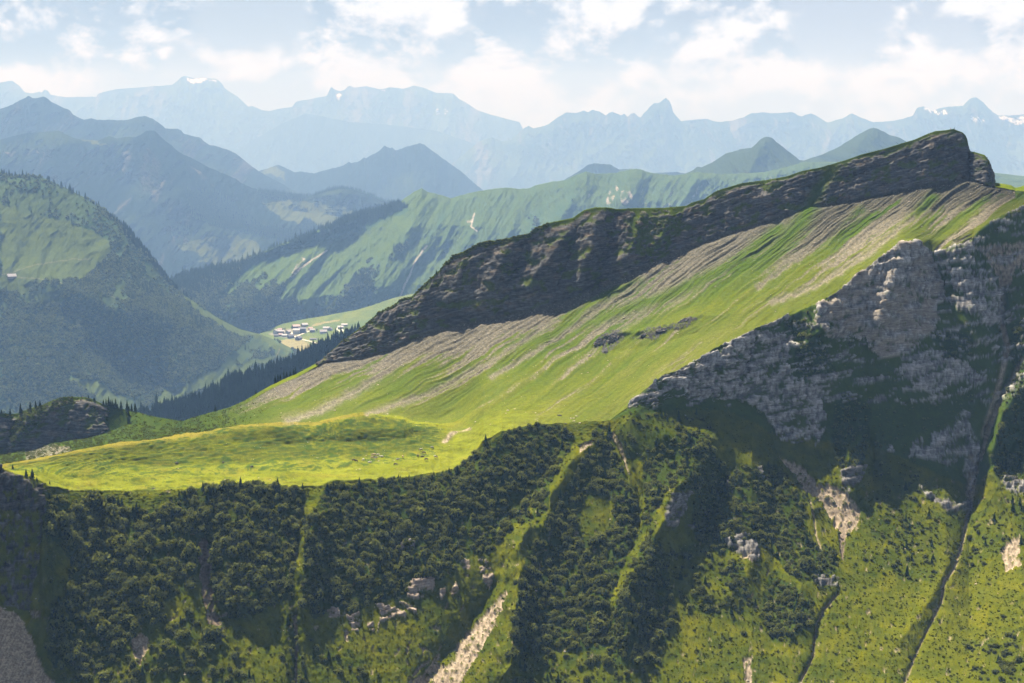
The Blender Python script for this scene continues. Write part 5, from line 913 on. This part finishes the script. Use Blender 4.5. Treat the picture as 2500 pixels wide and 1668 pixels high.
scatter('forest', pk[rs] - np.array([0, 0, .6]), np.stack([hk[rs] * .9] * 2 + [hk[rs]], 1), np.stack([0 * hk[rs], 0 * hk[rs], rng.uniform(0, 6.28, rs.sum())], 1), L_CN, 'dense spruce forest on the hazy slope behind the saddle')
k, pp = spots(hl['P'], np.clip(band(hl), 0, 1) * 1.0, 330)
hh = 15.5 * FS * rng.lognormal(0, .2, len(k)); scatter('crest_forest', pp - np.array([0, 0, .5]), np.stack([hh] * 3, 1), np.stack([0 * hh, 0 * hh, rng.uniform(0, 6.28, len(hh))], 1), L_CN, 'line of dark spruces along the crest of the left green mountain')
w3 = ((hl['X'] > 300) & (hl['X'] < 436) & (hl['V'] < .22)) * 1.0; k, pp = spots(hl['P'], w3, 260); hh = 17 * FS * rng.lognormal(0, .2, len(k)); scatter('crest_wood', pp - np.array([0, 0, .5]), np.stack([hh] * 3, 1), np.stack([0 * hh, 0 * hh, rng.uniform(0, 6.28, len(hh))], 1), L_CN, 'dense dark spruces on the lower crest of the left green mountain')

# ================================================================ BOULDERS
for (x_, y_, sx, dk_, lb) in [
    (1241, 1001, 4.4, 0, 'biggest pale slab in the small boulder group on the green slope'), (1256, 997, 3.6, 0, 'pale slab at the upper right of the small boulder group on the slope'), (1235, 1008, 3.0, 0, 'lower left pale stone of the small boulder group on the slope'), (1160, 1029, 4.0, 0, 'long flat pale stone alone at the upper edge of the pasture'),
    (1368, 1013, 7.0, 1, 'large blackish boulder on the corner of the pasture'), (1394, 1020, 4.5, 0, 'brown boulder right of the blackish one'), (1401, 1019, 3.6, 0, 'small brown boulder touching its left neighbour on the pasture corner'), (1408, 1015, 4.2, 0, 'uppermost brown boulder on the pasture corner'), (1401, 1026, 4.5, 0, 'low flat boulder in front of the brown ones'), (1415, 1031, 4.8, 0, 'grey half-buried boulder nearest the rim on the pasture corner'), (1382, 1033, 4.0, 1, 'dark half-buried boulder at the rim below the brown ones'),
    (878, 1144, 4.0, 0, 'pale stone heap on the pasture below the left cattle'), (871, 1146, 2.6, 0, 'small pale stone left of the stone heap'), (550, 1169, 3.4, 0, 'pale stone on the pasture rim, leftmost of three'), (633, 1166, 3.0, 0, 'pale stone on the pasture rim, middle of three'), (659, 1170, 3.2, 0, 'pale stone on the pasture rim, rightmost of three'),
    (375, 1192, 8.0, 1, 'dark rock outcrop poking from the left of the pasture'), (166, 1197, 6.0, 1, 'dark rock beside the left end of the pasture'), (436, 1142, 3.0, 0, 'pale stone on the bumpy grass'), (614, 1138, 7.0, 1, 'long dark rock step in the middle of the pasture'), (545, 1130, 5.0, 1, 'dark rock step on the bumpy grass'), (430, 1128, 6.0, 1, 'dark ledge on the left bumpy grass'), (1655, 815, 3.2, 0, 'pale boulder on the scree slope right of the crag'), (1437, 910, 3.2, 0, 'pale boulder on the slope below the crag'), (1422, 912, 2.6, 0, 'smaller pale boulder left of another below the crag')]:
    p = at(x_, y_); o = link('boulder', make_rock('boulder', int(x_ * 7 + y_), M_STONED if dk_ else M_STONE, 2, .55), loc=p); s = sx * p.y / F * .62; o.scale = (s * 1.25, s, s * .9); o.rotation_euler = (0, 0, x_ * .7); tag(o, lb, 'boulder')

M_CRAG = m_plain('grey_crag_rock', (.15, .14, .13), .9, .6, .35)
for (x_, y_, sx, sz, rz, lb) in [(1468, 838, 30, 17, .35, 'left, jagged grey crag of the rock step in the middle of the scree slope'), (1503, 828, 30, 22, .1, 'taller grey crag next to the jagged one on the scree slope'), (1578, 816, 26, 9, .2, 'low grey crag in the middle of the long rock step on the slope'), (1622, 805, 34, 10, .25, 'long flat crag below the green shoulder of the scree slope'), (1668, 784, 24, 10, .5, 'upper right crag of the long rock step on the slope'), (1478, 862, 16, 10, .6, 'small dark crag below the jagged one, at the tip of the rock step')]:
    p = at(x_, y_); me = make_rock('rock_outcrop', int(x_), M_CRAG, 4, 1.0)
    V4 = np.array([v.co[:] for v in me.vertices]); bk = np.round(fbm3(V4[:, 0] * 1.6, V4[:, 1] * 1.6, V4[:, 2] * 2.6, 2, int(x_) % 50) * 4) / 4; V4 *= (1 + .45 * bk + .12 * fbm3(V4[:, 0] * 5, V4[:, 1] * 5, V4[:, 2] * 5, 2, 7))[:, None]
    me.vertices.foreach_set('co', V4.astype(np.float32).ravel()); me.update()
    o = link('rock_outcrop', me, loc=p + Vector((0, 2, -.5))); k_ = p.y / F * .5; o.scale = (sx * k_, sx * k_ * .6, sz * k_ * 1.1); o.rotation_euler = (0, -rz, 0); tag(o, lb, 'rock')

# ================================================================ COWS, PEOPLE
def skin_mesh(name, verts, edges, mats):
    """a continuous body grown over a skeleton: verts = (x, y, z, radius)"""
    me = bpy.data.meshes.new(name + '_bones'); me.from_pydata([v[:3] for v in verts], edges, []); ob = bpy.data.objects.new('tmp', me); COL.objects.link(ob)
    md = ob.modifiers.new('skin', 'SKIN'); ob.modifiers.new('sub', 'SUBSURF').levels = 1
    for i, v in enumerate(verts): me.skin_vertices[0].data[i].radius = (v[3], v[3] if len(v) < 5 else v[4])
    me.skin_vertices[0].data[0].use_root = True
    dg = bpy.context.evaluated_depsgraph_get(); out = bpy.data.meshes.new_from_object(ob.evaluated_get(dg)); out.name = name
    bpy.data.objects.remove(ob); out.materials.clear()
    for m in mats: out.materials.append(m)
    return out
def cow_mesh(name, mat, pose):
    if pose == 'lying': hz_ = .55; leg = None
    hz_ = 1.12 if pose != 'lying' else .52
    v = [(0, 0, hz_, .36, .40), (.55, 0, hz_ + .02, .33, .38), (.85, 0, hz_ + .10, .22, .24), (-.55, 0, hz_ + .02, .33, .37), (-.85, 0, hz_ + .02, .20, .22), (-.92, 0, hz_ - .35, .035), (-.90, 0, hz_ - .62, .05)]
    e = [(0, 1), (1, 2), (0, 3), (3, 4), (4, 5), (5, 6)]
    hd = {'grazing': [(1.10, 0, .72, .14), (1.28, .02, .36, .13), (1.36, .03, .12, .085)], 'standing': [(1.10, 0, 1.38, .15), (1.32, .04, 1.45, .14), (1.58, .06, 1.27, .085)], 'lying': [(1.08, .05, .80, .14), (1.28, .1, .86, .13), (1.50, .14, .70, .085)]}[pose]
    b = len(v); v += hd; e += [(2, b), (b, b + 1), (b + 1, b + 2)]
    v += [(hd[1][0] - .06, .17, hd[1][2] + .10, .03), (hd[1][0] - .06, -.14, hd[1][2] + .10, .03)]; e += [(b + 1, b + 3), (b + 1, b + 4)]
    for (x_, s_) in ((.62, 1), (.62, -1), (-.70, 1), (-.70, -1)):
        b = len(v); k_ = 1 if x_ > 0 else 3
        if pose == 'lying': v += [(x_, .26 * s_, .30, .10), (x_ + .28, .34 * s_, .12, .06), (x_ + .02, .36 * s_, .08, .05)]
        else: v += [(x_ + .02, .20 * s_, .74, .115), (x_ + (.0 if x_ > 0 else -.10), .20 * s_, .42, .06), (x_ + .02, .20 * s_, .05, .058)]
        e += [(k_, b), (b, b + 1), (b + 1, b + 2)]
    return skin_mesh(name, v, e, [mat])
def m_cow(name, c1, c2, th=.5):
    mt = bpy.data.materials.new(name); mt.use_nodes = True; t = NT(mt.node_tree); co = t.n('ShaderNodeTexCoord').outputs['Object']; n = t.noise(co, 1.7, 2, .5); c = t.mix(t.ramp(n, th - .02, th + .02), c1, c2)
    p = t.n('ShaderNodeBsdfPrincipled', ins={'Base Color': c, 'Roughness': .8}); t.n('ShaderNodeOutputMaterial', ins={0: p.outputs[0]}); return mt
MC = {'dark': m_cow('dark_brown_hide', (.03, .018, .012), (.05, .03, .02)), 'tan': m_cow('fawn_hide', (.30, .21, .12), (.38, .28, .17)), 'white': m_cow('pale_hide', (.55, .50, .42), (.62, .58, .5)), 'pied': m_cow('brown_and_white_hide', (.05, .028, .018), (.60, .56, .5), .52), 'grey': m_cow('grey_hide', (.20, .18, .16), (.26, .24, .21))}
_cm = {}
for (x_, y_, cl_, ps, az, lb) in [
    (865, 1126, 'dark', 'grazing', .2, 'dark cow grazing at the left of the pasture, left one of a touching pair'), (871, 1127, 'dark', 'standing', 2.9, 'dark cow, right one of the touching pair at the left of the pasture'),
    (887, 1124, 'white', 'grazing', 1.2, 'whitish cow between the dark pair and the herd'), (901, 1128, 'white', 'lying', .4, 'whitish cow lying below the herd'), (911, 1112, 'tan', 'standing', .1, 'fawn cow at the top left of the herd'), (916, 1113, 'tan', 'grazing', 2.6, 'fawn cow at the top of the herd, right of another fawn one'), (910, 1119, 'tan', 'grazing', .8, 'fawn cow in the middle of the herd'),
    (923, 1114, 'pied', 'standing', .2, 'dark and white cow at the right of the herd'), (918, 1122, 'grey', 'standing', .3, 'grey cow at the lower right of the herd'), (933, 1116, 'white', 'lying', 3.0, 'whitish cow lying apart to the right of the herd'), (971, 1121, 'grey', 'lying', .3, 'small grey animal lying in the middle of the green pasture'),
    (968, 1136, 'dark', 'grazing', 2.8, 'dark cow alone low on the pasture towards the rim'), (984, 1117, 'tan', 'grazing', 1.9, 'fawn cow alone at the upper middle of the green pasture'), (1026, 1099, 'pied', 'standing', .4, 'brown and white cow at the upper right edge of the pasture'), (1056, 1095, 'grey', 'grazing', .6, 'grey cow at the far upper right of the pasture'), (1036, 1107, 'dark', 'grazing', 3.0, 'dark cow, uppermost of the four on the right pasture'), (1022, 1115, 'dark', 'standing', 1.3, 'dark cow, leftmost of the four on the right pasture'), (1032, 1115, 'dark', 'lying', .1, 'dark cow lying between the others on the right pasture'), (1043, 1125, 'dark', 'grazing', 3.1, 'dark cow, lowest of the four on the right pasture'), (1066, 1118, 'pied', 'standing', 2.9, 'brown and white cow, rightmost on the pasture')]:
    if (cl_, ps) not in _cm: _cm[(cl_, ps)] = cow_mesh('cow', MC[cl_], ps)
    p = at(x_, y_, -.05); o = link('cow', None if False else _cm[(cl_, ps)], loc=p); o.rotation_euler = (0, 0, az); o.scale = (1.15,) * 3; tag(o, lb, 'cow', 'cattle on the pasture')
M_CL1 = m_plain('red_jacket', (.35, .05, .04), .8); M_CL2 = m_plain('blue_jacket', (.05, .08, .16), .8); M_SKIN = m_plain('skin', (.45, .28, .2), .6); M_HAIR = m_plain('hair', (.03, .02, .015), .8)
def person(p, mat, az, lb):
    v = [(0, 0, .98, .15, .11), (0, 0, 1.2, .14, .10), (0, 0, 1.42, .17, .10), (0, 0, 1.52, .06), (0, .01, 1.60, .085), (0, .02, 1.70, .095)]; e = [(0, 1), (1, 2), (2, 3), (3, 4), (4, 5)]
    for s_ in (1, -1):
        b = len(v); v += [(.20 * s_, 0, 1.42, .06), (.26 * s_, .02, 1.14, .046), (.25 * s_, .10, .88, .035), (.25 * s_, .14, .79, .035)]; e += [(2, b), (b, b + 1), (b + 1, b + 2), (b + 2, b + 3)]
        b = len(v); v += [(.10 * s_, 0, .88, .10), (.11 * s_, .02 * s_, .50, .065), (.12 * s_, -.02, .10, .048), (.12 * s_, .12, .04, .045)]; e += [(0, b), (b, b + 1), (b + 1, b + 2), (b + 2, b + 3)]
    o = link('person', skin_mesh('person', v, e, [mat]), loc=p); o.rotation_euler = (0, 0, az); tag(o, lb, 'person')
    h_ = make_rock('hair', 3, M_HAIR, 2, .8); ho_ = link('hair', h_, parent=o, loc=(0, -.02, 1.75)); ho_.scale = (.10, .11, .09)
for (x_, mt_, az, lb) in [(198, M_CL2, .3, 'person in a dark jacket standing on top of the left cliff'), (202, M_CL1, 2.0, 'person in a reddish jacket on top of the left cliff'), (2321, M_CL1, 1.0, 'person in a reddish jacket on the summit, left of two'), (2329, M_CL2, 2.2, 'person in a dark jacket on the summit, right of two')]:
    person(on_crest(x_) + Vector((0, 0, .3)), mt_, az, lb)
# summit cross
q_ = LAY['twin_pointed_peaks']; j = int(np.argmin(np.abs(q_['X'][0] - 2132))); p = Vector(q_['P'][0, j])
bm = bmesh.new(); bmesh.ops.create_cube(bm, size=1, matrix=Matrix.Translation((0, 0, 4)) @ Matrix.Diagonal((.7, .7, 9, 1))); bmesh.ops.create_cube(bm, size=1, matrix=Matrix.Translation((0, 0, 6.2)) @ Matrix.Diagonal((4.2, .66, .7, 1)))
me = bpy.data.meshes.new('summit_cross'); bm.to_mesh(me); bm.free(); tag(link('summit_cross', me, m_plain('weathered_wood', (.10, .08, .06)), loc=p), 'tiny dark cross on the top of the right blue peak', 'cross')

# ================================================================ VILLAGE
def m_house(name, c): return m_plain(name, c, .85, .15, .3)
MW = {'white': m_house('white_render', (.40, .385, .35)), 'wood': m_house('dark_timber', (.10, .065, .045)), 'grey': m_house('grey_boards', (.22, .20, .18)), 'tan': m_house('tan_boards', (.30, .22, .15))}
MRF = {'tin': m_house('pale_tin_roof', (.42, .41, .40)), 'red': m_house('faded_red_roof', (.42, .30, .27)), 'slate': m_house('slate_roof', (.13, .13, .15)), 'grey': m_house('grey_shingle_roof', (.32, .30, .30))}
M_WIN = m_plain('dark_window_glass', (.03, .035, .045), .2)
def box(bm, c, s):
    bmesh.ops.create_cube(bm, size=1, matrix=Matrix.Translation(c) @ Matrix.Diagonal((*s, 1)))
def fin(bm, name, mat, parent):
    me = bpy.data.meshes.new(name); bm.to_mesh(me); bm.free(); return link(name, me, mat, parent)
def house(p, L, W, H, rh, az, wall, roof, lb, base=None, balcony=False, chim=True):
    L, W, H, rh = L * FS, W * FS, H * FS, rh * FS
    r_ = bpy.data.objects.new('house' if wall != 'grey' else 'barn', None); COL.objects.link(r_); r_.location = p; r_.rotation_euler = (0, 0, az); tag(r_, lb, 'house' if wall != 'grey' else 'barn', 'buildings of the village' if 'village' in lb else None)
    bm = bmesh.new(); x, y = L / 2, W / 2   # ridge runs along x
    vs = [bm.verts.new(q_) for q_ in [(-x, -y, -3), (x, -y, -3), (x, y, -3), (-x, y, -3), (-x, -y, H), (x, -y, H), (x, y, H), (-x, y, H), (-x, 0, H + rh), (x, 0, H + rh)]]
    for f in [(0, 1, 5, 4), (2, 3, 7, 6), (1, 2, 6, 9, 5), (3, 0, 4, 8, 7), (3, 2, 1, 0), (4, 5, 9, 8), (6, 7, 8, 9)]: bm.faces.new([vs[i] for i in f])
    fin(bm, 'wall', MW[wall], r_)
    bm = bmesh.new(); ov = 1.0; t_ = .45; xe = x + ov; sl = rh / y; ye = y + ov; ze = H - sl * ov
    prof = [(-ye, ze + .1), (0, H + rh + .1), (ye, ze + .1), (ye, ze + .1 + t_), (0, H + rh + .1 + t_), (-ye, ze + .1 + t_)]
    a_ = [bm.verts.new((-xe, b, c)) for b, c in prof]; b_ = [bm.verts.new((xe, b, c)) for b, c in prof]; n = 6
    for i in range(n): bm.faces.new([a_[i], a_[(i + 1) % n], b_[(i + 1) % n], b_[i]])
    for fc in ([0, 1, 4, 5], [1, 2, 3, 4]): bm.faces.new([a_[i] for i in fc]); bm.faces.new([b_[i] for i in fc[::-1]])
    bmesh.ops.recalc_face_normals(bm, faces=bm.faces); ro = fin(bm, 'roof', MRF[roof], r_)
    if chim: bm = bmesh.new(); box(bm, (x * .35, y * .25, H + rh * .9), (1.1, 1.1, 2.4)); fin(bm, 'chimney', MW['grey'], ro)
    st_ = max(1, int(H // 2.9)); nw = max(2, int(L // 4)); nk = 0
    for s_ in range(st_):
        for i in range(nw):
            if nk >= 12: break
            bm = bmesh.new(); box(bm, (-x + L * (i + .5) / nw, -y - .02, 1.6 + s_ * 2.9), (1.3, .16, 1.4)); fin(bm, 'window', M_WIN, r_); nk += 1
    for sg in (-1,):
        for s_ in range(st_):
            for i in range(max(2, int(W // 5))):
                nn = max(2, int(W // 5)); bm = bmesh.new(); box(bm, (sg * (x + .02), -y + W * (i + .5) / nn, 1.6 + s_ * 2.9), (.16, 1.3, 1.4)); fin(bm, 'window', M_WIN, r_)
    if balcony:
        for s_ in range(1, st_ + 1): bm = bmesh.new(); box(bm, (0, -y - .8, s_ * 2.9 - .2), (L * .92, 1.4, 1.0)); fin(bm, 'balcony', MW['wood'], r_)
    return r_
fz = lambda x, y: (650 + x * .09787, 740 + y * .09787)
for (fx, fy, w_, d_, h_, rh, az, wl, rf, lb, bal) in [
    (745, 615, 22, 16, 8, 5, .35, 'wood', 'red', 'large timber house with a broad faded red roof at the top of the village', True), (965, 560, 19, 13, 6, 4.5, .5, 'tan', 'tin', 'house with a bright pale roof at the uphill edge of the village', False),
    (755, 735, 21, 17, 11, 4, -.1, 'white', 'grey', 'big white guesthouse with a grey gable roof in the village centre', False), (905, 715, 22, 16, 12, 4, .2, 'wood', 'slate', 'big dark guesthouse with balconies right of the white one in the village', True),
    (1145, 700, 15, 11, 7, 3.5, .1, 'tan', 'grey', 'lone house at the right end of the village centre', True), (1100, 640, 13, 9, 5, 3, .3, 'white', 'red', 'small white house with reddish roof behind the right end of the village', False),
    (1430, 730, 21, 15, 5, 5.5, .25, 'grey', 'grey', 'grey barn with a big grey roof on the meadow right of the village', False), (1500, 645, 19, 11, 5, 4, .1, 'grey', 'tin', 'long barn with a bright roof on the meadow, left part of a pair', False), (1600, 665, 12, 11, 5, 4.5, 1.3, 'grey', 'slate', 'dark gabled barn joined to the right of the bright long barn', False),
    (1865, 615, 17, 11, 4.5, 3.5, .1, 'grey', 'tin', 'small barn with pale roof on the upper meadow, at the dirt track end', False), (1955, 545, 18, 10, 4, 3.2, .05, 'grey', 'tin', 'highest barn with a pale roof on the upper meadow', False),
    (365, 740, 19, 12, 8, 3, .1, 'tan', 'grey', 'long tan house at the left side of the village', True), (235, 740, 13, 11, 9, 4, 1.2, 'white', 'grey', 'tall narrow white house at the far left of the village', False), (345, 680, 15, 10, 5, 3.5, .3, 'wood', 'red', 'house with a pinkish roof behind the long tan house of the village', False),
    (560, 735, 14, 12, 6, 4, 1.0, 'grey', 'grey', 'grey gabled house in the middle of the village, left of the square', False), (455, 820, 15, 10, 5, 3.4, .05, 'white', 'tin', 'house with a white roof in the front row of the village', False), (355, 800, 11, 9, 5, 3, .3, 'wood', 'red', 'small house with a reddish roof left in the front row of the village', False), (240, 815, 13, 9, 4, 2.5, .1, 'grey', 'slate', 'low dark shed at the left end of the front row of the village', False),
    (620, 850, 18, 13, 6, 5, .5, 'wood', 'slate', 'dark timber house with a steep slate roof by the village road', True), (810, 895, 18, 14, 6, 5.5, 1.1, 'wood', 'slate', 'dark gabled chalet where the village road leaves towards the forest', True), (1190, 900, 20, 7, 3, 1.8, -.15, 'grey', 'slate', 'long low shed on the meadow below the village road', False)]:
    x_, y_ = fz(fx, fy); house(at(x_, y_, -.4, 'valley_meadow'), w_, d_, h_, rh, az, wl, rf, lb, balcony=bal)
house(at(27, 677, -.4, 'left_green_mountain'), 20, 14, 4, 5.5, .5, 'grey', 'grey', 'lone alpine barn with bright roof on the left green mountain', chim=False)
for (fx, fy, r_, lb) in [(1265, 705, 6, 'round broadleaf tree standing between the village and the barns'), (415, 680, 6, 'dark tree beside the tan house in the village, left of two'), (470, 675, 5, 'dark tree beside the tan house in the village, right of two'), (640, 640, 6, 'tree at the upper left of the big red-roofed village house')]:
    x_, y_ = fz(fx, fy); p = at(x_, y_, 1.0, 'valley_meadow'); e_ = bpy.data.objects.new('broadleaf_tree', None); COL.objects.link(e_); e_.location = p; tag(e_, lb, 'tree')
    c_ = link('crown', far_bushes[int(fx) % 5], parent=e_, loc=(0, 0, 1.5)); c_.scale = (r_ * 1.0, r_ * 1.0, r_ * 1.9); t_ = link('trunk', trunk_mesh, parent=e_); t_.scale = (14, 14, 10)
def road(name, pts, wdt, mat, lay):
    pw = [];
    for (a, b) in zip(pts[:-1], pts[1:]):
        n = max(2, int(math.hypot(b[0] - a[0], b[1] - a[1]) / 2.0))
        for i in range(n): pw.append((a[0] + (b[0] - a[0]) * i / n, a[1] + (b[1] - a[1]) * i / n))
    pw.append(pts[-1]); W3 = [at(x, y, .45, lay) for x, y in pw]
    W3 = [W3[0]] + [(W3[i - 1] + W3[i] * 2 + W3[i + 1]) / 4 for i in range(1, len(W3) - 1)] + [W3[-1]]
    vs = []; fs = []
    for i, p in enumerate(W3):
        d_ = (W3[min(i + 1, len(W3) - 1)] - W3[max(i - 1, 0)]); d_.z = 0; d_.normalize(); s_ = Vector((-d_.y, d_.x, 0)) * wdt * FS / 2; vs += [tuple(p - s_), tuple(p + s_)]
        if i: fs.append((2 * i - 2, 2 * i, 2 * i + 1, 2 * i - 1))
    me = bpy.data.meshes.new(name); me.from_pydata(vs, [], fs); o = link(name, me, mat); tag(o, kind='structure'); return o
M_ROAD = m_plain('pale_gravel_road', (.42, .38, .32), .9, .15, .2)
road('village_road', [fz(*p) for p in ((430, 700), (600, 690), (650, 730), (655, 790), (740, 825), (880, 880), (1060, 930), (1250, 985), (1420, 1040))], 9, M_ROAD, 'valley_meadow')
road('side_road', [fz(*p) for p in ((790, 805), (880, 760), (1000, 715), (1070, 690))], 6, M_ROAD, 'valley_meadow')
road('dirt_track', [fz(*p) for p in ((1790, 590), (1760, 640), (1830, 680), (1890, 715), (1925, 680), (1900, 640))], 4, M_ROAD, 'valley_meadow')
